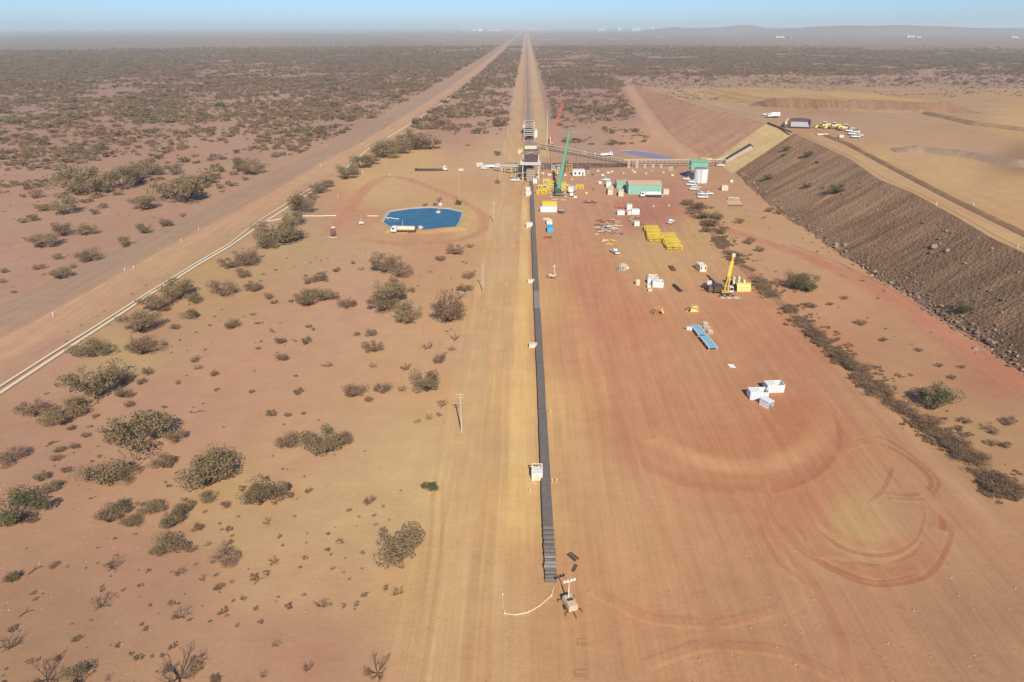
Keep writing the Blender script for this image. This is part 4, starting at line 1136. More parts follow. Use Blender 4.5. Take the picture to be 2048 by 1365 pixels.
# ---- cabins beside the belt
def cabin(px, py, w, d, h, mat, label, frame=False, name='site_cabin', rz=0, cat='cabin'):
    p = at(px, py); t = thing(name, label, cat, p, rz)
    MB().box(-w / 2, w / 2, 0, d, .12, h).build('body', mat, t)
    MB().box(-w / 2 - .05, w / 2 + .05, -.05, d + .05, h, h + .1).build('roof', mat, t)
    MB().box(-w / 2, w / 2, .1, .3, 0, .12).box(-w / 2, w / 2, d - .3, d - .1, 0, .12).build('skid', DARKST, t)
    MB().box(-.45, .4, -.04, 0.0, .2, h - .25).build('door', WHITE if mat is not WHITE else CREAM, t)
    if frame:
        f = MB()
        for x in (-w / 2 + .1, w / 2 - .1):
            f.beam((x, d * .35, h + .1), (x, d * .65, h + 1.3), .12).beam((x, d + .1, h + .1), (x, d * .65, h + 1.3), .12)
        f.beam((-w / 2 + .1, d * .65, h + 1.3), (w / 2 - .1, d * .65, h + 1.3), .12).beam((-w / 2 + .1, d * .4, h + .2), (w / 2 - .1, d * .65, h + 1.2), .08)
        f.build('lifting_frame', CREAM, t)
    return t
cabin(1074, 963, 2.1, 2.3, 1.75, WHITE, 'large white cabin with lifting frame close against the belt', True)
cabin(1066, 697, 2.1, 1.3, 1.1, CREAM, 'low cream cabin beside the belt, second from the near end')
cabin(1062, 567, 2.2, 1.2, 1.1, CREAM, 'small beige cabin beside the belt, third from the near end')
cabin(1059, 456, 2.6, 2.2, 1.9, WHITE, 'white cube cabin beside the belt below the plant')
cabin(1057, 393, 2.8, 3.0, 2.2, WHITE, 'white cabin at the foot of the transfer tower, near one')
cabin(1056, 384, 2.6, 2.6, 2.2, CREAM, 'pale cabin at the foot of the transfer tower, middle one')
cabin(1070, 368, 2.4, 2.4, 2.4, WHITE, 'white cabin at the right foot of the transfer tower')
for px, py, lab in ((1104, 966, 'pale peg right of the belt opposite the white cabin, left one'), (1113, 965, 'pale peg right of the belt opposite the white cabin, right one'), (1100, 826, 'pale peg right of the belt, further up'), (1060, 985, 'orange tinted peg left of the belt below the white cabin'), (1012, 572, 'white peg on the service road by the second pole'), (1028, 494, 'white peg on the service road below the pond track')):
    p = at(px, py); t = thing('marker_peg', lab, 'peg', p); MB().tube((0, 0, 0), (0, 0, .9), .06, .05, 6).build('shaft', WHITE, t); MB().box(-.1, .1, -.02, .02, .6, .9).build('flag', WHITE, t)

# ---- power poles
def pole(p, h, label, mat=WOOD, arm=True, group='power poles along the service road'):
    t = thing('power_pole', label, 'power pole', p, 0, group)
    MB().tube((0, 0, -.1), (0, 0, h), .19, .12, 9).build('pole', mat, t)
    if arm:
        MB().beam((-.9, 0, h - .5), (.9, 0, h - .5), .12).build('crossarm', mat, t)
        MB().beam((-.7, 0, h - 1.3), (.7, 0, h - 1.3), .10).build('crossarm', mat, t)
        for x in (-.8, 0, .8): MB().tube((x, 0, h - .45), (x, 0, h - .2), .06, .04, 6).build('insulator', STEEL, t)
    return t
PN = ['nearest tall timber power pole beside the service road', 'second timber power pole from the camera beside the service road', 'third timber power pole, level with the pond', 'fourth timber power pole, by the transfer tower', 'fifth timber power pole, just past the plant']
pys = [126, 211.9, 299.9, 386, 472]
for y_, lab in zip(pys, PN): pole(V(-13.5 - (y_ - 126) * .003, y_, 0), 9.9, lab)
for k in range(8): pole(V(-14.2, 558 + 86 * k, 0), 9.9, '%s power pole in the line running away past the plant' % ['first', 'second', 'third', 'fourth', 'fifth', 'sixth', 'seventh', 'eighth'][k])
t = thing('antenna_mast', 'tall slim pale mast beside the pond loop track', 'mast', at(919, 408)); MB().tube((0, 0, 0), (0, 0, 15.6), .14, .07, 8).build('pole', WOOD, t); MB().box(-.5, .5, -.5, .5, 0, .3).build('footing', CONC, t); MB().beam((-.6, 0, 13.5), (.6, 0, 13.5), .08).build('crossarm', STEEL, t)

# ---- pipelines along the haul road
def pipe_pts(l): return [at(a, b) + V(0, 0, .35) for a, b in l]
PL1 = [(-60,818),(0,776),(100,712),(200,650),(300,586),(400,524),(460,489),(520,442),(580,405),(640,368)]
PL2 = [(-60,832),(0,790),(100,724),(200,659),(300,592),(400,530),(460,495),(530,446),(590,408),(645,370)]
def resample3(P, step):
    P = [Vector(p) for p in P]; out = []
    for a, b in zip(P[:-1], P[1:]):
        n = max(1, int((b - a).length / step))
        for k in range(n): out.append(a.lerp(b, k / n))
    return out + [P[-1]]
def pipeline(name, pts, r, mat, label, wob=0.15, step=12):
    t = thing(name, label, 'pipeline', (0, 0, 0))
    P = resample3(pts, step); rr = random.Random(len(pts) + int(r * 100))
    P = [p + V(rr.uniform(-wob, wob), rr.uniform(-wob, wob), 0) for p in P]
    base = None
    for a, b in zip(P[:-1], P[1:]):
        MB().tube(a, b, r, r, 8).build('pipe_length', mat, t)
    for p in P[1:-1:2]:
        MB().box(p.x - .3, p.x + .3, p.y - .3, p.y + .3, -.05, .12).build('support_block', CONC, t)
    return t
pipeline('water_pipeline', pipe_pts(PL1), .28, PIPE_M, 'pale pipeline beside the haul road, upper line')
pipeline('water_pipeline', pipe_pts(PL2), .40, PIPE_M, 'pale pipeline beside the haul road, thicker lower line')
pipeline('water_pipeline', pipe_pts([(525,447),(560,440),(600,434),(640,434),(672,433)]), .22, PIPE_M, 'thin pale branch pipe running right towards the pond')
pipeline('water_pipeline', pipe_pts([(735,434),(760,434),(776,438)]), .22, PIPE_M, 'short pale pipe ending at the pond bank')
pipeline('water_pipeline', pipe_pts([(690,340),(735,302),(782,273),(826,246),(880,210),(922,184),(966,156),(1000,130)]), .5, PIPE_M, 'pale pipeline continuing north between bushes', .4, 25)
# white roadside markers
for k, (px, py, h) in enumerate(((107,634,1.3),(250,543,1.2),(268,538,1.1),(363,484,1.2),(398,461,1.2),(641,334,2.2),(724,290,1.4),(725,349,2.0),(676,396,1.6),(780,352,1.2),(895,186,1.6))):
    labs = ['white roadside post at the lower left end of the haul road','white roadside post lower on the haul road, left of a pair','white roadside post lower on the haul road, right of a pair','white roadside post midway along the haul road, lower','white roadside post midway along the haul road, upper','white post at the haul road turnoff','white post beside the upper haul road bend','white post on the turnoff to the pond','white post on the bare ground west of the pond track','white post at the north corner of the pond track','white post far up the haul road']
    t = thing('marker_post', labs[k], 'marker post', at(px, py), 0, 'white posts along the haul road'); MB().tube((0, 0, 0), (0, 0, h), .10, .09, 7).build('post', WHITE, t); MB().box(-.14, .14, -.03, .03, h - .35, h + .05).build('reflector', WHITEP, t)

# ---- the pond
def pond():
    o_px = [(779,423),(822,417),(860,415),(900,418),(927,424),(921,443),(914,454),(876,457),(850,460),(785,457),(764,445),(770,433)]
    out = [at(a, b, .5) for a, b in o_px]; c = sum(out, Vector()) / len(out)
    def ring(s, z): return [V(c.x + (p.x - c.x) * s, c.y + (p.y - c.y) * s, z) for p in out]
    def dense(r):
        o = []
        for a, b in zip(r, r[1:] + r[:1]):
            for k in range(4): o.append(a.lerp(b, k / 4))
        return o
    rings = [dense(ring(1.30, -.1)), dense(ring(1.12, .75)), dense(ring(1.06, .8)), dense(ring(1.015, .72)), dense(ring(.90, .05))]
    n = len(rings[0]); v = np.array([[list(p) for p in r] for r in rings]); 
    v[0:3, :, 2] += (np.random.default_rng(1).uniform(-.12, .12, (3, n)))
    idx = np.arange(5 * n).reshape(5, n); nx = np.roll(idx, -1, 1)
    f = np.stack([idx[:-1].ravel(), nx[:-1].ravel(), nx[1:].ravel(), idx[1:].ravel()], 1)
    fb = [q for i, q in enumerate(f.tolist()) if i < 3 * n]
    t = tint_of(v[..., 0].ravel(), v[..., 1].ravel(), v[..., 2].ravel()); t[n * 1:n * 3] *= np.array([0.95, .98, .85])
    link('pond_bank', mesh_np('pond_bank', v[:4].reshape(-1, 3), fb, SOIL, t[:4 * n], False, np.zeros(4 * n)), None, 'structure')
    m = MB(); m.add(v[3].tolist() + v[4].tolist(), [[k, (k + 1) % n, n + (k + 1) % n, n + k] for k in range(n)])
    o = m.build('pond_liner', paint('grey_pond_liner', (.46, .42, .40), .6, 0, .3)); o['kind'] = 'structure'
    tt = NT('pond_water'); pos = tt.n('ShaderNodeNewGeometry').outputs['Position']
    nz = tt.noise(pos, 0.12, 3, .5); wv = tt.noise(tt.scaled(pos, (1, 2.2, 1)), 2.2, 3, .6)
    tt.bsdf(tt.mix(tt.ramp(nz, .35, .65), (0.018, 0.095, 0.155), (0.03, 0.12, 0.17)), 0.22, 0, tt.bump(wv, .25, .05), .35)
    r = dense(ring(.97, .40)); w = MB(); w.add([list(p) for p in r], [list(range(len(r)))]); o = w.build('pond_water', tt.m); o['kind'] = 'structure'
pond()
t = thing('pump_raft', 'white pump raft floating at the far bank of the pond', 'raft', at(877, 424, .5), 0); MB().box(-.9, .9, -1.2, .6, -.1, .35).build('deck', WHITE, t); MB().tube((0, 0, .35), (0, 0, 1.5), .4, .3, 10).build('pump', STEEL, t); MB().beam((0, .6, .3), (0, 3.0, .5), .25).build('gangway', CONC, t)
t = thing('filling_point', 'white fill standpipe and tank behind the pond', 'standpipe', at(882, 412), 0); MB().tube((0, 0, 0), (0, 0, 2.4), .12, .1, 8).tube((0, 0, 2.4), (.9, 0, 2.5), .1, .1, 8).build('standpipe', WHITE, t); MB().box(-.9, .3, .5, 1.6, 0, 1.2).build('tank', WHITE, t)
t = thing('outlet_pipe', 'white outlet pipe reaching into the pond from its left bank', 'pipe', at(776, 438, .6)); MB().path([(0, 0, .5), (1.6, -.5, .5), (3.4, -.9, .25), (5.2, -.9, .2)], .16).build('pipe_length', WHITEP, t); MB().box(-.3, .3, -.3, .3, -.6, .4).build('support_block', CONC, t)
t = thing('pump_set', 'grey pump skid on the pond edge behind the water truck', 'pump', at(842, 459, .6)); MB().box(-1.1, 1.1, -.6, .6, 0, .25).build('skid', DARKST, t); MB().box(-1, .6, -.5, .5, .25, 1.5).build('engine_cover', paint('pale_grey_paint', (.5, .55, .56), .5), t); MB().tube((.7, 0, .7), (1.3, 0, .7), .35, .3, 10).build('pump', STEEL, t); MB().tube((-.5, .2, 1.5), (-.5, .2, 2.1), .06, .06, 6).build('exhaust', DARKST, t)
t = thing('water_sprayer', 'slim white spray mast beside the water truck', 'mast', at(806, 457, .4)); MB().tube((0, 0, 0), (0, 0, 3.6), .1, .05, 7).build('pole', WHITEP, t); MB().box(-.3, .3, -.3, .3, 0, .5).build('footing', WHITE, t)
t = thing('lamp_trailer', 'white trailer with slim mast west of the pond', 'trailer', at(723, 449), 10); MB().box(-1, 1, -.6, .6, .4, 1.1).build('body', WHITE, t); MB().tube((0, 0, 1.1), (0, 0, 4.2), .06, .05, 6).build('mast', CREAM, t); w = MB().tube((0, .6, .3), (0, .8, .3), .3, .3, 10).build('wheel', RUBBER, t); share(w, 'wheel', t, (0, -1.4, 0))
# drill frame west of the pond
p = at(667, 474); t = thing('bore_rig', 'dark four-legged bore frame with tank west of the pond track', 'frame', p, 12)
for x in (-1, 1):
    for y in (-1, 1): MB().beam((x * 1.1, y * 1.1, 0), (x * .8, y * .8, 3.4), .16).build('leg', DARKST, t)
MB().beam((-.8, -.8, 3.4), (.8, -.8, 3.4), .16).beam((.8, -.8, 3.4), (.8, .8, 3.4), .16).beam((.8, .8, 3.4), (-.8, .8, 3.4), .16).beam((-.8, .8, 3.4), (-.8, -.8, 3.4), .16).build('top_ring', DARKST, t)
MB().tube((0, 0, .9), (0, 0, 2.6), .55, .55, 12).build('drum', BROWNST, t); MB().beam((-1.5, -1.1, .1), (1.5, -1.1, .1), .2).beam((-2.6, .2, .15), (-1.2, -.2, .15), .15).build('base_rail', CREAM, t); MB().box(-.5, .9, .5, 1.2, 3.5, 4.1).build('head_box', CREAM, t)

# ---- open-topped white steel bins
def bin_(p, L, W, H, rz, label, mat=WHITEP, cover=0.35, ribs=6, lying=False, name='steel_bin'):
    t = thing(name, label, 'bin', p, rz); th = .09
    MB().box(-L / 2, L / 2, -W / 2, W / 2, .08, .16).build('floor', STEEL, t)
    for y in (-W / 2, W / 2 - th): MB().box(-L / 2, L / 2, y, y + th, .16, H).build('side_wall', mat, t)
    for x in (-L / 2, L / 2 - th):
        if lying and x > 0: continue
        MB().box(x, x + th, -W / 2 + th, W / 2 - th, .16, H).build('end_wall', mat, t)
    if cover: MB().box(-L / 2, -L / 2 + L * cover, -W / 2, W / 2, H, H + .06).build('cover_plate', mat, t)
    rim = MB()
    for y in (-W / 2 - .05, W / 2 + .05): rim.beam((-L / 2, y, H - .03), (L / 2, y, H - .03), .1)
    rim.beam((L / 2 + .03, -W / 2, H - .03), (L / 2 + .03, W / 2, H - .03), .1); rim.build('rim', mat, t)
    for k in range(ribs):
        x = -L / 2 + L * (k + .5) / ribs
        MB().box(x - .09, x + .09, -W / 2 - .16, -W / 2 - .005, .14, H - .12).build('rib', mat, t)
    MB().box(-L / 2, L / 2, -W / 2 - .1, -W / 2 - .004, .04, .14).build('skid', WHITE, t)
    if 0 < cover < 1: MB().beam((-L / 2 + L * cover, -W / 2, H), (-L / 2 + L * cover + W * .5, W / 2, H), .07).beam((-L / 2 + L * cover, W / 2, H), (-L / 2 + L * cover + W * .5, -W / 2, H), .07).build('brace', mat, t)
    return t
bin_(at(1514, 795), 4.3, 2.5, 2.0, 2, 'large open white steel bin, left of the pair on the red yard')
bin_(at(1546, 781), 4.3, 2.5, 2.0, 6, 'large open white steel bin, right of the pair on the red yard')
t = bin_(at(1532, 812), 2.6, 1.7, 1.7, -58, 'small white steel bin with an open front below the larger two', WHITEP, 1.0, 0, True)
bin_(at(1315, 573), 3.6, 2.6, 2.0, -6, 'white steel bin of the middle yard group, nearest one', WHITEP, .4, 4)
bin_(at(1302, 567), 2.6, 2.4, 1.8, -4, 'white steel bin of the middle yard group, left behind', WHITEP, .5, 0)
bin_(at(1306, 559), 3.4, 2.2, 1.4, -4, 'cream steel bin at the back of the middle yard group', CREAM, 0, 4)
cabin(1298, 577, 1.2, 1.0, 1.2, CREAM, 'small pale box at the left foot of the middle yard bins', False, 'steel_box', 0, 'box')
cabin(1300, 584, 1.2, .9, .8, CREAM, 'low orange tinted box in front of the middle yard bins', False, 'steel_box', 0, 'box')
p = at(1275, 570); t = thing('small_tank', 'small pale round tank left of the middle yard bins', 'tank', p); MB().tube((0, 0, 0), (0, 0, 1.7), .8, .8, 14).build('tank', CREAM, t); MB().tube((0, 0, 1.7), (0, 0, 1.85), .5, .3, 12).build('lid', WHITE, t)
p = at(1463, 734); t = thing('white_planks', 'pair of white slabs lying on red soil above the bins', 'slab', p, -12)
MB().box(-.95, .65, .35, .75, .1, .4).build('slab', WHITEP, t); MB().box(-.55, .95, -.65, -.2, .1, .35).build('slab', WHITEP, t); MB().box(-.6, .6, -.2, .35, 0, .12).build('bearer', STEEL, t)

# ---- blue covered conveyor sections
def blue_section(px0, py0, px1, py1, label):
    a, b = at(px0, py0), at(px1, py1); L = (b - a).length; t = thing('conveyor_section', label, 'conveyor', (a + b) / 2, heading(a, b))
    W = 2.1
    for k in range(4):
        x0 = -L / 2 + L * k / 4 + .02
        MB().box(x0, x0 + L / 4 - .04, -W / 2, W / 2, .95, 1.02 + .01 * (k % 2)).build('cover_panel', BLUEP, t)
    for y in (-W / 2 - .1, W / 2 + .1): MB().beam((-L / 2, y, .98), (L / 2, y, .98), .2, .26).build('side_rail', WHITE, t)
    for x in np.linspace(-L / 2 + .4, L / 2 - .4, 4):
        for y in (-W / 2 - .05, W / 2 + .05): MB().beam((x, y, 0), (x, y, .9), .12).build('leg', WHITE, t)
    for x in np.linspace(-L / 2 + .6, L / 2 - .6, 7): MB().tube((x, -W / 2 - .35, .72), (x, W / 2 + .35, .72), .07, .07, 6).build('roller', DARKST, t)
    return t
blue_section(1389, 656, 1404, 676, 'light blue covered conveyor section, upper of the two')
blue_section(1406, 678, 1426, 703, 'light blue covered conveyor section, lower of the two')
p = at(1379, 660); t = thing('drive_unit', 'small white drive unit left of the blue conveyor sections', 'drive', p, -20); MB().box(-.8, .8, -.5, .5, 0, .9).build('housing', WHITE, t); MB().tube((-.9, 0, .6), (-1.5, 0, .6), .3, .3, 10).build('motor', STEEL, t)
def heap(name, label, cat, p, rz, n, mats, L, sp, h, seed, part='bar', th=.14):
    t = thing(name, label, cat, p, rz); rr = random.Random(seed)
    for k in range(n):
        x, y, z = rr.uniform(-sp[0], sp[0]), rr.uniform(-sp[1], sp[1]), rr.uniform(.08, h)
        a = rr.gauss(0, .5) if rr.random() < .75 else rr.uniform(0, PI); l = L * rr.uniform(.5, 1.1) / 2
        d = V(math.cos(a) * l, math.sin(a) * l, rr.gauss(0, .10) * l); z = max(z, abs(d.z) + .06)
        MB().beam(V(x, y, z) - d, V(x, y, z) + d, th, th).build(part, mats[k % len(mats)], t)
    return t
def frame_unit(name, label, cat, p, rz, L, W, H, mat, deck=None, brace=True, th=.14):
    t = thing(name, label, cat, p, rz)
    for x in (-L / 2, 0, L / 2):
        for y in (-W / 2, W / 2): MB().beam((x, y, 0), (x, y, H), th).build('leg', mat, t)
    for y in (-W / 2, W / 2):
        MB().beam((-L / 2, y, H), (L / 2, y, H), th).beam((-L / 2, y, .25), (L / 2, y, .25), th).build('side_rail', mat, t)
        if brace: MB().beam((-L / 2, y, .25), (0, y, H), th * .8).beam((0, y, .25), (L / 2, y, H), th * .8).build('brace', mat, t)
    for x in (-L / 2, 0, L / 2): MB().beam((x, -W / 2, H), (x, W / 2, H), th).build('cross_rail', mat, t)
    if deck: MB().box(-L / 2 + .2, L / 2 - .2, -W / 2 + .15, W / 2 - .15, H + .06, H + .16).build('deck', deck, t)
    return t
for k, (px, py, rz, lab) in enumerate(((1409, 652, 20, 'cream bracket frame right of the blue sections, top one'), (1414, 660, -30, 'cream bracket frame right of the blue sections, middle one'), (1419, 668, 10, 'cream bracket frame right of the blue sections, bottom one'))):
    frame_unit('steel_bracket', lab, 'frame', at(px, py), rz, 1.5, 1.1, 1.0, CREAM, CREAM if k != 1 else None, True, .12)
# worn orange lattice frames
def lattice_wreck(px, py, label, seed, plate):
    t = thing('ore_chute', label, 'frame', at(px, py), -10); rr = random.Random(seed)
    P = [V(-2.1, 0, .1), V(-.8, -1, .1), V(1.9, -.8, .1), V(2.2, .9, .1), V(-.4, 1.1, .1)]; Q = [V(-1.2, .3, 1.4), V(-.3, -.6, 1.7), V(1.3, -.5, 1.5), V(1.5, .7, 1.9), V(.2, .9, 2.2)]
    for a, b in zip(P, P[1:] + P[:1]): MB().beam(a, b, .16).build('base_rail', ORANGE if plate else RUST, t)
    for a, b in zip(Q, Q[1:] + Q[:1]): MB().beam(a, b, .14).build('top_rail', ORANGE, t)
    for k in range(5): MB().beam(P[k], Q[k], .14).build('leg', RUST if k < 2 else ORANGE, t); MB().beam(P[k], Q[(k + 1) % 5], .1).build('brace', ORANGE, t)
    if plate: MB().add([P[1] + V(.1, 0, .3), P[2] + V(-.2, 0, .3), Q[3], Q[0] + V(.6, 0, 0), P[1] + V(.1, 0, .25), P[2] + V(-.2, 0, .25), Q[3] - V(0, 0, .05), Q[0] + V(.6, 0, -.05)], [[0, 1, 2, 3], [7, 6, 5, 4], [0, 4, 5, 1], [1, 5, 6, 2], [2, 6, 7, 3], [3, 7, 4, 0]]).build('plate', PALEYEL, t)
    else: MB().add([P[2], P[3], Q[3], Q[2], P[2] + V(.05, 0, 0), P[3] + V(.05, 0, 0), Q[3] + V(.05, 0, 0), Q[2] + V(.05, 0, 0)], [[0, 1, 2, 3], [7, 6, 5, 4], [0, 4, 5, 1], [1, 5, 6, 2], [2, 6, 7, 3], [3, 7, 4, 0]]).build('plate', CREAM, t)
lattice_wreck(1313, 628, 'worn orange lattice chute frame, left of the pair', 1, False)
lattice_wreck(1384, 624, 'worn orange lattice chute frame with yellow plate, right of the pair', 2, True)
# brown steel
for px0, py0, px1, py1, w, lab in ((1346,572,1360,585,.8,'brown steel trough lying in the middle yard'),):
    a, b = at(px0, py0), at(px1, py1); L = (b - a).length; t = thing('steel_trough', lab, 'trough', (a + b) / 2, heading(a, b))
    MB().box(-L / 2, L / 2, -w / 2, w / 2, 0, .12).build('base', BROWNST, t); MB().box(-L / 2, L / 2, -w / 2, -w / 2 + .1, .12, .9).build('side_wall', BROWNST, t); MB().box(-L / 2, L / 2, w / 2 - .1, w / 2, .12, .9).build('side_wall', RUST, t); MB().box(L / 2 - 1.2, L / 2 - .2, w / 2, w / 2 + .9, 0, .5).build('flange', BROWNST, t)
for k, (a_, b_, c_, d_) in enumerate(((1338,534,1346,543),(1343,534,1351,543))):
    a, b = at(a_, b_), at(c_, d_); t = thing('steel_rail', ('left' if k == 0 else 'right') + ' one of two dark rails lying above the middle yard bins', 'rail', (a + b) / 2, heading(a, b), 'dark rails in the middle yard'); L = (b - a).length
    MB().box(-L / 2, L / 2, -.3, .3, 0, .14).box(-L / 2, L / 2, -.3, .3, .5, .62).build('flange', RUST, t); MB().box(-L / 2, L / 2, -.08, .08, .14, .5).build('web', BROWNST, t)
# cream crew cabin
t = cabin(1406, 545, 2.5, 4.6, 2.3, CREAM, 'cream crew cabin beside the yellow crane', False, 'crew_cabin', 8)
for y in (.9, 2.6): MB().box(-.9, .9, y, y + .9, 2.41, 2.5).build('roof_panel', WHITE, t)
w = MB().box(-1.0, -.55, -.03, .005, 1.2, 1.9).build('window', GLASS, t); share(w, 'window', t, (1.55, 0, 0))
# white-green press and scrap
t = frame_unit('press_machine', 'white press frame with green base in the middle yard', 'frame', at(1246, 540), 20, 2.0, 1.4, 2.0, WHITE, None); MB().box(-2.6, -1.2, -.5, .5, 0, .4).build('base', GREENP, t); MB().box(1.1, 2.6, .3, 1.3, .0, .7).build('tray', CREAM, t); MB().box(-.5, .5, -.4, .4, 0, .6).build('block', DARKST, t)
heap('scrap_heap', 'heap of yellow steel offcuts beside the lone white ute', 'scrap heap', at(1220, 487), 0, 18, [YELLOW, PALEYEL, CREAM], 2.6, (2.2, 2.6), .9, 5)
heap('pipe_heap', 'sprawling heap of pale pipes and bars in the upper yard', 'pipe heap', at(1216, 460), 0, 44, [CREAM, STEEL, RUST, WHITE], 4.6, (4.6, 7.5), .8, 6, 'pipe', .2)
heap('pipe_heap', 'heap of rusty bars above the pale pipes', 'pipe heap', at(1216, 443), 0, 16, [RUST, CREAM, BROWNST], 3.4, (4, 3), .6, 7, 'pipe', .18)
heap('scrap_heap', 'heap of reddish bars right of the white tanks', 'scrap heap', at(1272, 441), 0, 26, [RUST, RED, STEEL, CREAM], 2.6, (3.6, 4.5), .9, 8)
heap('scrap_heap', 'row of brown bars behind the yellow frame stacks', 'scrap heap', at(1289, 450), 0, 14, [RUST, BROWNST, ORANGE], 2.0, (2.4, 2.2), .7, 9)
# white tanks and containers in the upper yard
def container(px, py, L, W, H, rz, mat, label, name='container', roofmat=None, z=None, cat='container', door=True):
    p = at(px, py) if z is None else z; t = thing(name, label, cat, p, rz)
    n = max(4, int(L / .6))
    MB().box(-L / 2, L / 2, -W / 2, W / 2, .12, H).build('body', mat, t)
    MB().box(-L / 2 - .03, L / 2 + .03, -W / 2 - .03, W / 2 + .03, H, H + .08).build('roof', roofmat or mat, t)
    c = MB()
    for k in range(n):
        x = -L / 2 + L * (k + .5) / n; c.box(x - L / n * .22, x + L / n * .22, -W / 2 - .05, -W / 2 - .002, .25, H - .15)
    c.build('corrugation', mat, t)
    for x in (-L / 2, L / 2):
        MB().beam((x, -W / 2, .1), (x, -W / 2, H), .14).beam((x, W / 2, .1), (x, W / 2, H), .14).build('corner_post', mat, t)
    if door: MB().box(L / 2, L / 2 + .05, -W / 2 + .12, W / 2 - .12, .25, H - .15).build('door', mat, t)
    MB().box(-L / 2 + .2, L / 2 - .2, -W / 2 + .1, W / 2 - .1, 0, .12).build('skid', DARKST, t)
    return t
container(1241, 430, 3.2, 2.4, 2.0, 0, WHITE, 'white box container left of the upper yard tanks')
container(1258, 420, 2.4, 2.4, 2.6, 0, WHITE, 'white upright container at the back of the upper yard tanks')
container(1270, 429, 3.6, 2.4, 2.4, 0, WHITEP, 'white container right of the upper yard tanks')
p = at(1258, 430); t = thing('poly_tank', 'white plastic tank in a cage between the upper yard containers', 'tank', p); MB().box(-.9, .9, -.9, .9, .2, 1.9).build('tank', WHITEP, t); MB().beam((-1, -1, 0), (-1, -1, 2), .1).beam((1, -1, 0), (1, -1, 2), .1).beam((-1, -1, 2), (1, -1, 2), .1).beam((-1, -1, 1), (1, -1, 1), .1).build('cage', STEEL, t); MB().tube((0, 0, 1.9), (0, 0, 2.05), .3, .3, 10).build('lid', DARKST, t)
container(1273, 452, 2.2, 2.0, 2.0, 0, WHITE, 'white cube container below the reddish bars')
t = frame_unit('red_trestle', 'reddish steel frame at the top left of the upper yard tanks', 'frame', at(1240, 417), 0, 4.2, 2.0, 1.4, RED, None)
for k in range(4): frame_unit('pipe_cradle', '%s of the row of rusty pipe cradles on the upper yard road' % ('leftmost', 'second', 'third', 'rightmost')[k], 'cradle', at(1171 + k * 6.5, 407), 0, 1.5, 1.2, 1.3, RUST, CREAM if k in (1, 3) else None, False)
# yellow frame stacks
def yframe(p, rz, label, group):
    return None
YF = frame_unit('idler_stand', 'x', 'frame', (0, 0, 0), 0, 5.6, 1.55, 1.5, YELLOW, None, True, .2)
for k in range(4): MB().tube((-2.2 + k * 1.45, -.6, 1.42), (-2.2 + k * 1.45, .6, 1.42), .12, .12, 6).build('roller', YELLOW if k % 2 else PALEYEL, YF)
MB().box(-2.7, -.6, .25, .65, 1.52, 1.6).build('walkway', YELLOW, YF)
ORD2 = ['nearest', 'second', 'third', 'fourth', 'fifth', 'sixth', 'seventh', 'eighth', 'ninth', 'tenth', 'eleventh', 'rearmost']
firstY = [True]
for nm, (ax, ay), (bx, by) in (('left', (1311, 484), (1301, 459)), ('right', (1349, 500), (1334, 474))):
    A, B = at(ax, ay), at(bx, by); n = 12
    for k in range(n):
        q = A.lerp(B, k / (n - 1)); q.x += random.uniform(-.35, .35); q.z = random.choice((0, 0, .35))
        lab = '%s yellow idler frame in the %s stack in the yard' % (ORD2[k] if k in (0, 11) else ORD2[k] + ' from near end', nm)
        if firstY[0]: YF.location = q; YF['label'] = lab; YF['group'] = 'yellow idler frames stacked in the yard'; firstY[0] = False; o = YF
        else: o = dup(YF, q, random.uniform(-3, 3), lab, 'yellow idler frames stacked in the yard'); o.name = 'idler_stand'
# ---- things between belt and yard road
container(1097, 424, 7.6, 2.4, 2.5, 0, WHITEP, 'long white container right of the belt below the green crane')
t = container(1099, 414, 7.0, 3.0, 2.6, 0, YELLOW, 'yellow roofed container behind the long white one', 'container', YELLOW)
t = frame_unit('engine_skid', 'brown engine skid right of the long white container', 'skid', at(1123, 427), 0, 2.8, 2.4, 1.6, BROWNST, CREAM); MB().tube((0, 0, 1.7), (0, 0, 2.2), .6, .5, 12).build('fan', STEEL, t)
container(1100, 463, 2.4, 5.4, 2.2, 0, CYAN, 'bright blue container right of the belt', 'container', CYAN)
t = cabin(1099, 451, 2.4, 2.2, 2.0, WHITE, 'white topped box at the back of the blue container', False, 'steel_box', 0, 'box')
t = thing('boards', 'pale boards stacked above the blue container', 'boards', at(1096, 439), 0); [MB().box(-2.2, 1.6 - k * .3, -.9 + k * .5, -.5 + k * .5, .0, .2 + .1 * k).build('board', CREAM, t) for k in range(4)]
for k in range(2): frame_unit('trestle', '%s red trestle below the blue container' % ('left', 'right')[k], 'trestle', at(1092 + 7 * k, 477), 20, 1.6, .8, .9, RUST if k else RED, None, True, .09)

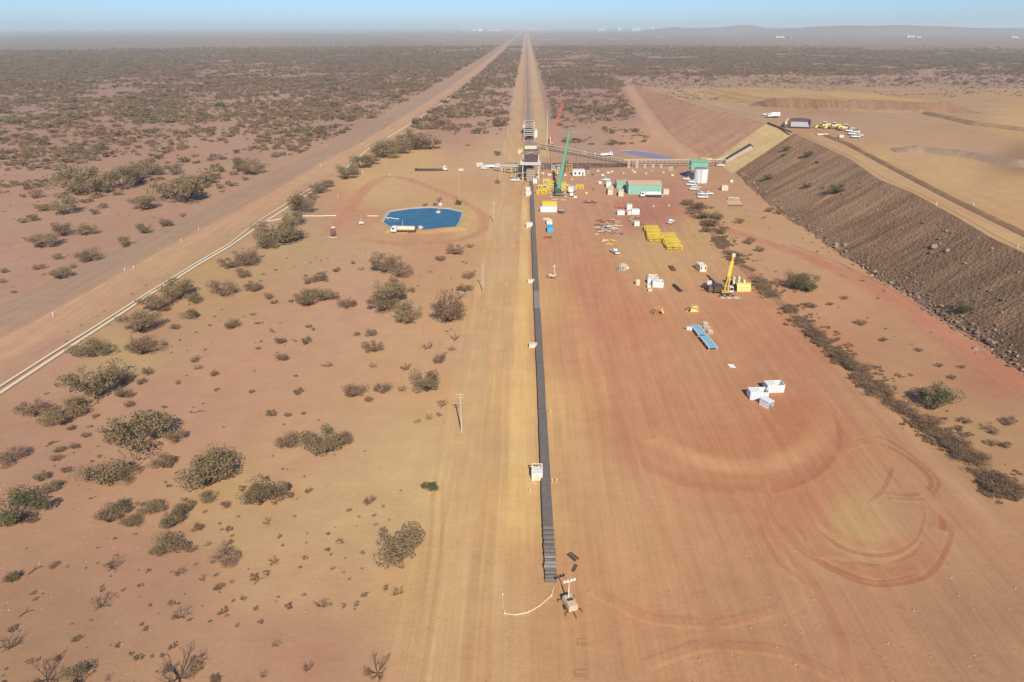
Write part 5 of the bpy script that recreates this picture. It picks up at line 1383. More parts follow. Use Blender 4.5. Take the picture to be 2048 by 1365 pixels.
# ---- sheds
def shed(px0, px1, py, dep, hf, hb, label, wallm, roofm, name='storage_shed', rz=0):
    a, b = at(px0, py), at(px1, py); L = abs(b.x - a.x); p = V((a.x + b.x) / 2, a.y, 0); t = thing(name, label, 'shed', p, rz)
    W = dep
    n = max(4, int(L / 1.5))
    for k in range(n):
        x0 = -L / 2 + L * k / n; MB().box(x0 + .02, x0 + L / n - .02, -.03 - .02 * (k % 2), .06, 0, hf).build('wall_panel', wallm, t)
    MB().box(-L / 2, L / 2, W - .1, W, 0, hb).build('back_wall', wallm, t)
    MB().prismx([(.06, 0), (W - .1, 0), (W - .1, hb), (W / 2, max(hf, hb) + .9), (.06, hf)], -L / 2, -L / 2 + .1).build('end_wall', wallm, t)
    MB().prismx([(.06, 0), (W - .1, 0), (W - .1, hb), (W / 2, max(hf, hb) + .9), (.06, hf)], L / 2 - .1, L / 2).build('end_wall', wallm, t)
    for k in range(n):
        x0 = -L / 2 - .1 + (L + .2) * k / n; x1 = x0 + (L + .2) / n - .03
        zr = max(hf, hb) + 1.0
        MB().prismx([(-.25, hf - .02), (W / 2, zr), (W / 2, zr + .08), (-.25, hf + .07)], x0, x1).build('roof_sheet', roofm, t)
        MB().prismx([(W / 2 + .01, zr), (W + .2, hb - .02), (W + .2, hb + .07), (W / 2 + .01, zr + .08)], x0, x1).build('roof_sheet', roofm, t)
    MB().beam((-L / 2, -.3, hf - .05), (L / 2, -.3, hf - .05), .16).build('gutter', CREAM, t)
    d = MB().box(-L * .28, -L * .28 + 3.2, -.10, -.055, 0, hf * .72).build('roller_door', GREENWALL, t)
    return t
shed(1256, 1322, 389, 10, 5.2, 4.6, 'long pale green shed with dusty tan roof behind the tanker', GREENWALL, TANROOF)
t = shed(1233, 1256, 378, 7.5, 3.0, 3.0, 'small shed with dusty green roof left of the long shed', GREENWALL, GREENROOF)
container(1221, 386, 11, 2.5, 2.6, 82, CREAM, 'long cream container at the left end of the sheds')
container(1242, 391, 6.5, 2.5, 2.6, 82, CREAM, 'shorter cream container between the two sheds')
container(1217, 374, 5, 2.5, 2.8, 85, WHITE, 'white topped container behind the long cream one')
container(1331, 389, 2.8, 2.6, 2.6, 0, CREAM, 'cream cube container at the right end of the long shed')
cabin(1322, 394, 1.4, 1.2, 1.3, WHITE, 'small white box in front of the right end of the long shed', False, 'steel_box', 0, 'box')
cabin(1200, 369, 1.8, 1.6, 1.5, WHITE, 'small pale box left of the green roofed shed', False, 'steel_box', 0, 'box')
for px, py, lab in ((1307,414,'pale cone on red road below the long shed, left'),(1338,413,'pale cone on red road below the long shed, right')):
    t = thing('traffic_cone', lab, 'cone', at(px, py)); MB().tube((0, 0, .1), (0, 0, 1.1), .35, .08, 8).build('cone', CREAM, t); MB().box(-.4, .4, -.4, .4, 0, .1).build('base', CREAM, t)
# ---- silo with green drive house
p = at(1403, 367); t = thing('water_tank', 'tall white corrugated tank beside the parked utes', 'tank', p); p.y += 3.5; t.location = p
R0 = 3.7
for k in range(4):
    MB().tube((0, 0, .1 + k * 1.9), (0, 0, .1 + k * 1.9 + 1.86), R0 - .02 * (k % 2), R0 - .02 * (k % 2), 40).build('tank_ring', WHITEP, t, False)
rb = MB()
for k in range(40):
    a = 2 * PI * k / 40; rb.tube((math.cos(a) * (R0 + .02), math.sin(a) * (R0 + .02), .1), (math.cos(a) * (R0 + .02), math.sin(a) * (R0 + .02), 7.6), .06, .06, 4)
rb.build('corrugation', WHITEP, t); MB().tube((0, 0, 7.72), (0, 0, 8.3), R0 + .1, .6, 40).build('roof', STEEL, t)
MB().tube((0, 0, 0), (0, 0, .1), R0 + .3, R0 + .3, 24).build('footing', CONC, t)
MB().beam((-.9, -R0 - .2, 0), (-.9, -R0 - .2, 7.6), .08).beam((-.5, -R0 - .2, 0), (-.5, -R0 - .2, 7.6), .08).build('ladder', STEEL, t)
g = sight(1402, 338, 396); t = thing('drive_house', 'green drive house behind the white tank on steel legs', 'drive house', V(g.x - .4, 398, 0))
MB().box(-4.8, 4.8, 0, 5, 5.2, 9.6).build('wall', paint('bright_green_sheeting', (.20, .46, .30), .5, 0, .15), t)
for k in range(6): MB().prismx([(-.3, 9.5), (5.3, 10.3), (5.3, 10.4), (-.3, 9.6)], -4.9 + k * 1.64, -4.9 + k * 1.64 + 1.6).build('roof_sheet', paint('bright_green_roofing', (.22, .45, .30), .5, 0, .2), t)
for x in (-4.5, 0, 4.5):
    for y in (.3, 4.7): MB().beam((x, y, 0), (x, y, 5.2), .3).build('leg', STEEL, t)
MB().beam((-5.6, -.1, 9.0), (-5.6, 5, 9.0), .1).beam((-5.6, -.1, 8), (-5.6, 5, 8), .1).box(-5.7, -4.8, -.1, 5, 7.1, 7.25).build('walkway', CREAM, t)
t = cabin(1412, 326, 7.5, 4, 2.6, paint('tan_paint', (.66, .45, .20), .6), 'tan cabin row behind the green drive house', False, 'site_cabin')
t = container(1448, 381, 3.2, 2.6, 2.6, 0, CREAM, 'cream cube container on bare ground right of the tank')
frame_unit('trolley', 'cream trolley frame on bare ground near the dump toe', 'trolley', at(1466, 400), -8, 5.2, 2.0, 1.0, CREAM, CREAM)
for k in range(3): frame_unit('rack', '%s rack of pale rails near the dump toe' % ('upper', 'middle', 'lower')[k], 'rack', at(1467 + k * 2, 405 + k * 4), 0, 6.5, 1.2, .5, CREAM if k < 2 else RUST, None, False, .1)
cabin(1463, 366, 1.6, 1.4, 1.4, CREAM, 'small pale box at the dump toe', False, 'steel_box', 0, 'box')
# ---- conveyors of the plant
def truss_conveyor(name, label, a, b, W, H, n, mat, legs=True, belt=DARKST, walk=True, legmat=None, cat='conveyor'):
    a = Vector(a); b = Vector(b); d = b - a; L = d.length; u = d.normalized(); s = u.cross(V(0, 0, 1)).normalized(); up = V(0, 0, 1)
    t = thing(name, label, cat, (0, 0, 0))
    for k in range(n):
        p, q = a + d * (k / n), a + d * ((k + 1) / n)
        MB().beam(p + up * H * .75 + u * .05, q + up * H * .75 - u * .05, W * .62, .12).build('belt', belt, t)
    for sg in (-1, 1):
        o = s * sg * W / 2
        MB().beam(a + o, b + o, .16).build('lower_chord', mat, t); MB().beam(a + o + up * H, b + o + up * H, .16).build('upper_chord', mat, t)
        w = MB()
        for k in range(n + 1):
            p = a + d * (k / n) + o; w.beam(p, p + up * H, .11)
            if k < n: w.beam(p, a + d * ((k + 1) / n) + o + up * H, .09)
        w.build('lacing', mat, t)
        if walk:
            oo = s * sg * (W / 2 + .55)
            MB().beam(a + oo + up * H * .4, b + oo + up * H * .4, .8, .06).build('walkway', STEEL, t)
            hr = MB(); hr.beam(a + oo + s * sg * .4 + up * (H * .4 + 1.05), b + oo + s * sg * .4 + up * (H * .4 + 1.05), .07)
            for k in range(0, n + 1): p = a + d * (k / n) + oo + s * sg * .4; hr.beam(p + up * H * .4, p + up * (H * .4 + 1.05), .06)
            hr.build('handrail', CREAM, t)
    if legs:
        for k in range(1, n, 3):
            p = a + d * (k / n)
            if p.z < 1.2: continue
            for sg in (-1, 1): MB().beam(V(p.x, p.y, 0) + s * sg * (W / 2 + p.z * .08), p + s * sg * W / 2, .24).build('leg', legmat or mat, t)
            MB().beam(V(p.x, p.y, p.z * .5) - s * (W / 2 + .3), V(p.x, p.y, p.z * .5) + s * (W / 2 + .3), .14).build('leg_brace', legmat or mat, t)
    return t
RUSTL = paint('pinkish_rust_steel', (.34, .20, .155), .7, 0, .3)
truss_conveyor('inclined_conveyor', 'long inclined rust coloured conveyor rising left into the transfer tower', sight(1262, 331, 438), sight(1076, 297, 424), 1.9, 1.5, 22, RUSTL)
truss_conveyor('inclined_conveyor', 'second inclined conveyor right behind the first one', sight(1262, 327, 442), sight(1080, 292, 428), 1.6, 1.3, 22, RUSTL, False)
truss_conveyor('gallery_conveyor', 'level caged conveyor running from the tipping wall portal past the tank', V(131, 441, .9), V(62, 438.6, .9), 3.4, 2.7, 26, CREAM, False, RUST)
truss_conveyor('ground_conveyor', 'low dark conveyor at ground level beneath the inclined one', V(62, 434, .3), V(12, 427, .8), 1.8, 1.3, 14, BROWNST, False, DARKST, False)
for k, x in enumerate(np.linspace(64, 84, 5)):
    frame_unit('support_bent', '%s pale support bent at the conveyor junction' % ('leftmost', 'second', 'middle', 'fourth', 'rightmost')[k], 'bent', V(x, 431.5, 0), 0, 1.2, 1.0, 4.0 if k in (0, 1) else 2.2, CREAM, None, False, .14)
# portal in the tipping wall
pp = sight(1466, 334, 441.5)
t = thing('tunnel_portal', 'tunnel portal in the tan tipping wall, its shaded slot a dark painted panel', 'portal', V(127, 441.5, 0))
MB().prism([(-1.0, 1.2), (-.2, 4.4), (13.5, 13.0), (15.5, 10.8)], -2.1, 2.1).build('shade_slot', PURPLST, t)  # the shade of the slot, put in as a dark sloping panel
for y0 in (-2.7, 2.12): MB().prism([(-2.4, .2), (-1.4, 3.4), (13.0, 12.2), (15.5, 10.4)], y0, y0 + .55).build('wing_wall', CONC, t)
MB().box(-1.1, -.95, -1.7, 1.7, 1.0, 3.2).build('mouth', paint('painted_opening_shade', (.02, .018, .016), .95, 0, .05), t)  # near-black slab paints the shade inside the opening
MB().beam((-4.5, 5.2, 2.2), (4, 5.2, 5.4), .3).beam((-4.5, 6.6, 2.0), (3, 6.6, 5.0), .25).build('rail', CREAM, t)
# ---- transfer tower
t = thing('transfer_tower', 'steel transfer tower with hopper where the conveyors meet', 'tower', V(0, 0, 0))
TX = (-1.6, 7.6); TY = (392, 402, 416)
for x in TX:
    for y in TY: MB().beam((x, y, 0), (x, y, 9.2 if y < 400 else 13), .42).build('column', CREAM, t)
for x in TX: MB().beam((x, TY[0], .5), (x, TY[1], 8.8), .2).beam((x, TY[1], .5), (x, TY[0], 8.8), .2).beam((x, TY[1], .5), (x, TY[2], 8.8), .2).build('brace', CREAM, t)
MB().beam((TX[0], TY[0], 4.6), (TX[1], TY[0], 4.6), .24).beam((TX[0], TY[0], 8.8), (TX[1], TY[0], 8.8), .3).build('brace', CREAM, t)
MB().box(-3.0, 8.8, 391, 404, 9.0, 9.3).build('deck', WHITE, t); MB().box(-2.4, 8.4, 405, 419, 12.9, 13.2).build('deck', STEEL, t)
hr = MB()
for x0, x1, y0, y1, z in ((-3.0, 8.8, 391, 404, 9.3), (-2.4, 8.4, 405, 419, 13.2)):
    for zz in (.55, 1.1): hr.beam((x0, y0, z + zz), (x1, y0, z + zz), .1).beam((x0, y0, z + zz), (x0, y1, z + zz), .1).beam((x1, y0, z + zz), (x1, y1, z + zz), .1)
    for k in range(8): x = x0 + (x1 - x0) * k / 7; hr.beam((x, y0, z), (x, y0, z + 1.1), .09)
hr.build('handrail', CREAM, t)
MB().add([(-.4, 398, 9.4), (6.8, 398, 9.4), (6.8, 404, 9.4), (-.4, 404, 9.4), (-.9, 397, 13.6), (7.3, 397, 13.6), (7.3, 404.8, 13.6), (-.9, 404.8, 13.6), (1.5, 399, 11.0), (5.0, 399, 11.0), (5.0, 402.5, 11.0), (1.5, 402.5, 11.0)],
         [[0, 1, 5, 4], [1, 2, 6, 5], [2, 3, 7, 6], [3, 0, 4, 7], [4, 5, 9, 8], [5, 6, 10, 9], [6, 7, 11, 10], [7, 4, 8, 11], [8, 9, 10, 11]]).build('hopper', PURPLST, t)
MB().beam((-.9, 397, 13.7), (3.2, 401, 14.2), .2).beam((7.3, 397, 13.7), (3.2, 401, 14.2), .2).beam((3.2, 401, 14.2), (3.2, 405, 14.4), .2).build('hopper_grid', CREAM, t)
MB().box(-.5, 6.4, 414, 419, 13.2, 16.4).build('head_house', CREAM, t); MB().box(-.9, 6.8, 413.6, 419.4, 16.4, 16.6).build('roof', STEEL, t)
MB().tube((-1.2, 409, 14.1), (7.2, 409, 14.1), .8, .8, 16).build('pulley', DARKST, t); MB().box(-4.5, -1.5, 410, 416, 12.0, 14.0).build('drive_unit', PALEYEL, t)
for k in range(12): MB().box(8.9, 10.0, 391 + k * .9, 391.6 + k * .9, 9.0 - k * .75, 9.1 - k * .75).build('step', STEEL, t)
MB().box(.6, 5.6, 388, 391, .2, 7.0, .0, .0).build('chute', BELTL, t); 
for k in range(5): MB().beam((.2, 387.9, 1 + k * 1.3), (6.0, 387.9, 1 + k * 1.3), .14).build('rail', CREAM, t)
t = frame_unit('access_platform', 'pale yellow walkway frame left of the transfer tower', 'frame', V(-9, 420, 0), 0, 8, 4, 4.5, PALEYEL, STEEL); 
t = frame_unit('feeder_table', 'brown feeder table on thin legs left of the transfer tower', 'table', V(-4.5, 393, 0), 0, 6.5, 4.0, 4.2, CREAM, BROWNST)
MB().box(-2.8, 2.8, -1.6, 1.6, 4.4, 4.9).build('hopper_lip', BROWNST, t)
truss_conveyor('pipe_bridge', 'white enclosed conveyor bridge running left from the transfer tower', V(-2.2, 404, 4.2), V(-19, 420, 2.4), 1.8, 1.6, 6, WHITE, True, WHITEP, False)
# overland conveyor away to the horizon
t = thing('overland_conveyor', 'overland conveyor running dead straight to the horizon', 'conveyor', (0, 0, 0))
ys = [432, 520, 620, 760, 950, 1250, 1700, 2400, 3600, 5400, 8200]
for a, b in zip(ys[:-1], ys[1:]):
    MB().box(1.7, 4.1, a + .05, b - .05, 1.15, 1.3).build('belt', paint('dusty_conveyor_belt', (.27, .21, .175), .8, 0, .3), t)
    for x in (1.3, 4.35): MB().box(x, x + .22, a, b - .02, 1.0, 1.55).build('stringer', CREAM, t)
y = 440; lg = MB()
while y < 1500: lg.box(1.35, 1.5, y, y + .2, 0, 1.0).box(4.3, 4.45, y, y + .2, 0, 1.0); y += 6 if y < 800 else 14
lg.build('trestle', STEEL, t)
t = thing('drive_station', 'tall steel drive station on the overland conveyor behind the tower', 'drive station', (2.9, 540, 0))
for k, (y, z) in enumerate(((0, 4.2), (16, 5.0), (34, 5.8), (52, 6.2), (70, 5.4))):
    for x in (-4.2, 4.2): MB().beam((x, y, 0), (x, y, z + 1.5), .32).build('column', CREAM, t)
    MB().beam((-4.2, y, z), (4.2, y, z), .3).beam((-4.2, y, z + 1.5), (4.2, y, z + 1.5), .2).build('cross_beam', CREAM, t)
    if k < 4: MB().box(-3.6, 3.6, y + 2, y + 13, z - .2, z).build('deck', STEEL, t)
MB().box(3.2, 6.2, 20, 30, 0, 5).build('motor_house', WHITE, t); MB().box(-1.6, 1.6, 0, 80, 2.0, 2.3).build('belt', DARKST, t)
MB().box(-5.5, -3.6, 40, 48, 4.0, 6.4).build('switch_room', CREAM, t); MB().tube((-3, 62, 6.6), (3, 62, 6.6), .8, .8, 12).build('pulley', DARKST, t)
for x in (-4.2, 4.2): MB().beam((x, 0, 5.7), (x, 70, 6.9), .22).build('side_beam', CREAM, t)
# ---- cranes
def lattice(root, a, b, w0, w1, n, mat, name='boom'):
    a = Vector(a); b = Vector(b); d = (b - a); u = d.normalized(); s = u.cross(V(0, 0, 1)).normalized(); q = s.cross(u)
    m = MB(); L = MB()
    def corner(t_, i):
        w = (w0 * (1 - t_) + w1 * t_) / 2; return a + d * t_ + s * w * (-1 if i in (0, 3) else 1) + q * w * (-1 if i < 2 else 1)
    for i in range(4): m.beam(corner(0, i), corner(1, i), .2)
    for k in range(n):
        for i in range(4):
            L.beam(corner(k / n, i), corner((k + 1) / n, (i + 1) % 4), .13)
            L.beam(corner((k + 1) / n, i), corner((k + 1) / n, (i + 1) % 4), .1)
    m.build(name, mat, root); L.build('lacing', mat, root)
# green telescopic crane
base = at(1116, 390); tip = sight(1139, 266, 384)
t = thing('mobile_crane', 'tall green telescopic crane with its boom raised in the plant', 'crane', base)
tp = tip - base
MB().box(-1.6, 1.6, -4.0, 4.6, .9, 1.7).build('carrier', GREENP, t); MB().box(-1.5, 1.5, -3.6, 2.4, 1.8, 3.3).build('superstructure', GREENP, t); MB().box(-1.6, 1.6, -4.4, -3.2, 1.8, 3.4).build('counterweight', DARKST, t)
MB().box(.6, 1.7, 2.0, 3.6, 1.8, 3.5).build('operator_cab', GREENP, t); MB().box(.7, 1.72, 3.55, 3.65, 2.3, 3.3).build('windscreen', GLASS, t)
wheelset(t, (-1.2,), 1.2, .7, .5); 
for q in (-3.4, 3.8):
    MB().beam((-3.6, q, .6), (3.6, q, .6), .35).build('outrigger', DARKST, t)
    for x in (-3.6, 3.6): MB().box(x - .5, x + .5, q - .5, q + .5, 0, .25).build('outrigger_pad', WHITE, t)
b0 = V(0, -2.4, 3.4); d = tp - b0
for k, (s0, s1, w) in enumerate(((0, .40, 1.5), (.38, .72, 1.25), (.70, 1.0, 1.0))):
    MB().beam(b0 + d * s0, b0 + d * s1, w, w).build('boom_section', GREENP, t)
MB().beam(V(0, 1.2, 2.6), b0 + d * .3, .5).build('ram', STEEL, t)
MB().beam(tp, tp + V(1.8, 1.0, .6), .4).box(tp.x + 1.4, tp.x + 4.4, tp.y + .5, tp.y + 1.7, tp.z - .2, tp.z + .7).build('boom_head', STEEL, t)
MB().tube(tp + V(3.6, 1, 0), tp + V(3.6, 1, -7), .06, .06, 5).build('hoist_rope', STEEL, t); MB().box(tp.x + 3.3, tp.x + 3.9, tp.y + .8, tp.y + 1.3, tp.z - 8, tp.z - 7).build('hook_block', BROWNST, t)
# red lattice crane beyond
base = V(17.9, 505, 0); tip = sight(1126, 205, 512); t = thing('crawler_crane', 'red lattice boom crane beyond the inclined conveyors', 'crane', base); tp = tip - base
tr = MB().box(-2.8, -1.6, -3.6, 3.6, 0, 1.2).build('track', DARKST, t); share(tr, 'track', t, (4.4, 0, 0))
MB().box(-1.8, 1.8, -3.6, 3.2, 1.4, 3.4).build('superstructure', RED, t); MB().box(-2, 2, -4.6, -3.4, 1.4, 3.2).build('counterweight', DARKST, t); MB().box(.7, 2, 2, 3.6, 1.5, 3.6).build('operator_cab', WHITE, t)
lattice(t, V(0, 2.4, 2.4), tp, 1.9, 1.2, 12, RED); MB().beam(tp, tp + V(.4, .6, -1.2), .6).build('boom_head', RED, t)
MB().tube(tp, tp + V(.2, .5, -16), .07, .07, 5).build('hoist_rope', STEEL, t); MB().beam(V(0, -3, 3.4), V(-.5, -1.8, 8), .3).build('back_mast', WHITE, t); MB().tube(V(-.5, -1.8, 8), tp, .06, .06, 5).build('pendant', STEEL, t)
t = thing('antenna_mast', 'slim white mast left of the red crane', 'mast', V(15.2, 500, 0)); MB().tube((0, 0, 0), (0, 0, 26), .18, .09, 8).build('pole', WHITE, t); MB().box(-.8, .8, -.8, .8, 0, 1.8).build('base', WHITE, t)
# yellow crane in the yard
base = at(1452, 592); tip = sight(1467, 513, base.y + 4); t = thing('mobile_crane', 'yellow crane with raised boom on timber mats in the yard', 'crane', base); tp = tip - base
YEL2 = paint('deep_yellow_paint', (.68, .40, .06), .45, 0, .2)
MB().box(-1.3, 1.3, .6, 6.0, .7, 1.5).build('carrier', YEL2, t); MB().box(-3.6, -.5, 1.6, 5.4, .6, 2.2).build('superstructure', DARKST, t); MB().box(-5.2, -3.8, 2.4, 4.6, .5, 2.0).build('counterweight', BROWNST, t)
MB().box(1.2, 2.4, .8, 2.4, .9, 2.7).build('operator_cab', WHITE, t); MB().box(1.3, 2.3, .74, .8, 1.6, 2.5).build('windscreen', GLASS, t)
wheelset(t, (-.9, .9), 1.0, .65, .5)
b0 = V(0, .5, 1.2); d = tp - b0
for sgn in (-.38, .38): MB().beam(b0 + V(sgn * 1.6, 0, 0), b0 + d * .5 + V(sgn * .5, 0, 0), .38, .5).build('boom_arm', YEL2, t)
MB().beam(b0 + d * .42, b0 + d * .86, .95, .9).build('boom_section', YELLOW, t); MB().beam(b0 + d * .84, tp, .55, .6).build('boom_tip', YEL2, t); MB().box(tp.x - .5, tp.x + .5, tp.y - .3, tp.y + .5, tp.z - .2, tp.z + .9).build('boom_head', CREAM, t)
MB().tube(tp + V(.35, 0, .2), tp + V(.45, .4, -7), .05, .05, 5).build('hoist_rope', STEEL, t); MB().beam(V(-1, 2.4, 1.8), b0 + d * .4, .28).build('ram', STEEL, t)
MB().beam((-2.6, -.9, .3), (2.6, -.9, .3), .45, .3).build('outrigger', DARKST, t)
t = thing('timber_mats', 'pale crane mats under the yellow crane', 'mats', at(1458, 596), 0); [MB().box(-2.7 + k * 1.1, -1.65 + k * 1.1, -.6, 1.0, 0, .15).build('mat', CONC if k % 2 else CREAM, t) for k in range(6)]
# plant wreck left of it
t = frame_unit('machine_chassis', 'rusty machine chassis with grey ram left of the yellow crane', 'chassis', at(1424, 578), -18, 4.4, 1.8, 1.4, BROWNST, RUST); MB().tube((-2.6, .4, .9), (-2.6, -.6, .9), .7, .7, 12).build('wheel', RUBBER, t); MB().beam((-1.6, 1.8, .6), (1.8, 2.6, 1.1), .4).build('arm', BROWNST, t); MB().box(-1.7, -.3, -.7, .7, 1.6, 2.6).build('cab', WHITE, t); MB().box(-.2, 1.9, -1.4, -1.0, .4, .9).build('step', WHITE, t)
t = thing('steel_strut', 'grey strut lying between chassis and yellow crane', 'strut', at(1432, 583), -12); MB().beam((-1.6, 0, .4), (1.6, 0, .4), .3).build('strut', STEEL, t); MB().box(-1.9, -1.4, -.4, .4, 0, .7).build('bracket', RUST, t)
heap('scrap_heap', 'rusty brackets lying left of the yellow crane', 'scrap heap', at(1412, 583), 0, 8, [RUST, CREAM, BROWNST], 1.3, (1.6, 1.2), .5, 12)
# belt reels: wound rolls with yellow drum covers
RC = at(1484, 581)
for k, (dx, dy) in enumerate(((0, 0), (-.6, 3.3), (-1.3, 6.4))):
    t = thing('belt_reel', '%s of the three large belt reels beside the yellow crane' % ('nearest yellow', 'middle', 'rearmost')[k], 'reel', V(RC.x + dx, RC.y + dy, 0), 4, 'belt reels beside the yellow crane')
    n = 20; L = 4.6 - .2 * k; R1 = 1.5; R2 = 2.1
    prof = [(math.cos(PI * q / n) * R1, .35 + math.sin(PI * q / n) * R2 + .15) for q in range(n + 1)]
    MB().prismx([(-R1, .05)] and [(R1, .05)] + prof + [(-R1, .05)], -L / 2, L / 2).build('wound_belt', PALEYEL if k == 0 else BELT, t)
    for x in (-L / 2 - .08, L / 2): MB().prismx([(R1 * .96, .02)] + [(y * .97, z * .97) for y, z in prof] + [(-R1 * .96, .02)], x, x + .08).build('end_plate', DARKST if x < 0 else PALEYEL, t)  # left plate dark, right yellow: shade of the left end put into colour
    for x in np.linspace(-L / 2 + .4, L / 2 - .4, 3):
        st = MB()
        for (y0, z0), (y1, z1) in zip(prof[:-1], prof[1:]): st.beam((x, y0 * 1.02, z0 * 1.02), (x, y1 * 1.02, z1 * 1.02), .55, .08)
        if k: st.build('strap', PALEYEL, t)
    if k == 0:
        for q in (3, 6, 9): y0, z0 = prof[n - q]; MB().beam((-L / 2, y0 * 1.02, z0 * 1.03), (L / 2, y0 * 1.02, z0 * 1.03), .22, .1).build('slat', YELLOW, t)
# yellow frames round the green crane
for k, (px, py, rz, lab) in enumerate(((1083,388,5,'yellow frame nearest the belt left of the green crane'),(1090,384,8,'yellow frame left of the green crane, second one'),(1086,378,0,'pale yellow frame behind the two left ones'),(1096,376,20,'pale yellow frame upper left of the green crane'),(1100,370,12,'yellow frame at the back left of the green crane'),(1093,366,0,'small yellow frame at the back of the crane yard'),(1124,372,-10,'yellow frame right behind the green crane'),(1130,377,-12,'pale yellow frame right of the green crane'),(1123,381,0,'low yellow frame right of the green crane foot'),(1159,378,0,'yellow frame standing right of the white van'))):
    frame_unit('support_trestle', lab, 'frame', at(px, py), rz, 5.2 if k < 4 else 4.2, 2.6, 1.9, YELLOW if k in (0, 1, 4, 6, 9) else PALEYEL, PALEYEL if k in (2, 7) else None, True, .26)
# control room and clutter under the conveyors
t = container(1157, 351, 7.2, 5.0, 3.2, 0, WHITE, 'white control room below the inclined conveyors', 'control_room', None, None, 'building')
w = MB().box(-2.6, -1.6, -2.63, -2.56, 1.0, 2.3).build('window', GLASS, t); share(w, 'window', t, (2.4, 0, 0)); MB().box(1.9, 2.8, -2.63, -2.56, .2, 2.4).build('front_door', STEEL, t)
t = frame_unit('kiosk', 'plum coloured kiosk on legs beside the control room', 'kiosk', at(1173, 347), 0, 2.6, 2.4, 2.0, CREAM, None); MB().box(-1.4, 1.4, -1.3, 1.3, 2.1, 4.6).build('cabin', PURPLST, t); MB().box(-1.5, 1.5, -1.4, 1.4, 4.6, 4.75).build('roof', RUST, t)
for k, (px, py, m1, m2, h, lab) in enumerate(((1092,339,STEEL,DARKST,3.4,'grey crusher frame right of the transfer tower'),(1100,338,BROWNST,STEEL,3.0,'brown machine frame in the crusher row'),(1108,340,CREAM,STEEL,2.6,'cream machine frame in the crusher row'),(1117,341,STEEL,CREAM,3.2,'grey machine frame just left of the crane boom'),(1130,337,BROWNST,RUST,4.2,'dark frame just right of the crane boom'),(1112,345,CREAM,None,1.4,'low cream frame in front of the crusher row'),(1138,344,ORANGE,RUST,4.6,'red and orange scaffold stack right of the crane boom'))):
    t = frame_unit('crusher_machine', lab, 'machine', at(px, py), 0, 3.4, 2.6, h, m1, m2, True, .28)
    if h > 2.5: MB().box(-1.1, .9, -.8, .8, .3, h * .7).build('housing', m2 or m1, t)
for k in range(3): cabin(1085 + k * 14, 349 + (k % 2) * 3, 2.0, 1.2, 1.0, (CREAM, WHITE, CREAM)[k], '%s small pale crate in front of the crusher row' % ('left', 'middle', 'right')[k], False, 'crate', 8 * k, 'crate')
for k in range(9):
    px = 1196 + k * 16 + (0, 5, -4, 3, 6, -5, 2, -3, 4)[k]; cabin(px, 344 + (0, 3.5, 1, 4.5, -1, 2.5, 5, 0, 3)[k], 1.6 + .4 * (k % 2), 1.0, .8, (CREAM, WHITE, CREAM, ORANGE)[k % 4], '%s pale crate in the row below the conveyor junction' % ORD[k], False, 'crate', 11 * k, 'crate')
frame_unit('jib_crane', 'cream jib frame leaning by the caged conveyor', 'frame', at(1341, 343), 30, 2.6, 1.2, 2.4, CREAM, None)
t = thing('blue_liner', 'blue grey liner sheet spread on the ground behind the caged conveyor', 'liner', (0, 0, 0))
ql = [at(a, b) for a, b in ((1235,303),(1265,302),(1300,306),(1340,315),(1352,321),(1318,319),(1285,314),(1262,309))]
MB().add([(p.x, p.y, .12) for p in ql] + [(p.x, p.y, .02) for p in ql], [list(range(8))] + [[k, 8 + k, 8 + (k + 1) % 8, (k + 1) % 8] for k in range(8)]).build('sheet', PURPLE, t)
MB().path([p + V(0, 0, .2) for p in ql[:5]], .18).build('edge_roll', CONC, t)
heap('scrap_heap', 'scatter of pale timber behind the inclined conveyor', 'scrap heap', at(1184, 303), 0, 10, [CREAM, RUST], 4, (6, 5), .5, 14)
cabin(1190, 309, 1.8, 1.5, 1.5, DARKST, 'dark box behind the inclined conveyor', False, 'steel_box', 0, 'box')
t = container(960, 334, 4.0, 2.4, 2.4, 0, CREAM, 'cream container left of the pipe bridge')
cabin(922, 342, 3.0, 1.6, 1.0, CREAM, 'low pale skid on the north pad right of the low loader', False, 'skid_tank', 0, 'skid')

# ---- on the dump top
def dt(px, py, dz=.3): return on_top(px, py) + V(0, 0, dz)
A, B = dt(1535, 248), dt(1584, 268)
t = thing('stop_beam', 'dark stop beam along the lip of the tipping wall', 'beam', (0, 0, 0)); n = 8
for k in range(n): MB().beam(A.lerp(B, k / n + .004) + V(0, 0, .4), A.lerp(B, (k + 1) / n - .004) + V(0, 0, .4), .7, .8).build('beam_length', BROWNST, t)
p = dt(1599, 256); t = thing('dump_hopper', 'dark curved steel hopper behind the tipping wall', 'hopper', p, -14)
n = 10; prof = [(-6.2 + 12.4 * k / n, 3.0 + 2.4 * math.sin(PI * (.25 + .5 * k / n))) for k in range(n + 1)]
MB().prism([(-6.2, .2)] + prof + [(6.2, .2)], 2.0, 2.6).build('back_plate', PURPLST, t)
for x in (-6.2, 5.6): MB().prismx([(-2.2, .2), (2.0, .2), (2.0, 4.6), (-.6, 4.2)], x, x + .6).build('side_plate', PURPLST, t)
MB().add([(-5.6, -2.0, .3), (5.6, -2.0, .3), (5.6, 2.0, 3.0), (-5.6, 2.0, 3.0), (-5.6, -2.0, .1), (5.6, -2.0, .1), (5.6, 2.0, 2.8), (-5.6, 2.0, 2.8)], [[0, 1, 2, 3], [7, 6, 5, 4], [0, 4, 5, 1], [1, 5, 6, 2], [2, 6, 7, 3], [3, 7, 4, 0]]).build('ramp_plate', paint('pale_violet_steel', (.42, .38, .42), .5), t)
MB().beam((-6.6, -2.8, .4), (6.6, -2.8, .4), .5).build('sill', DARKST, t)
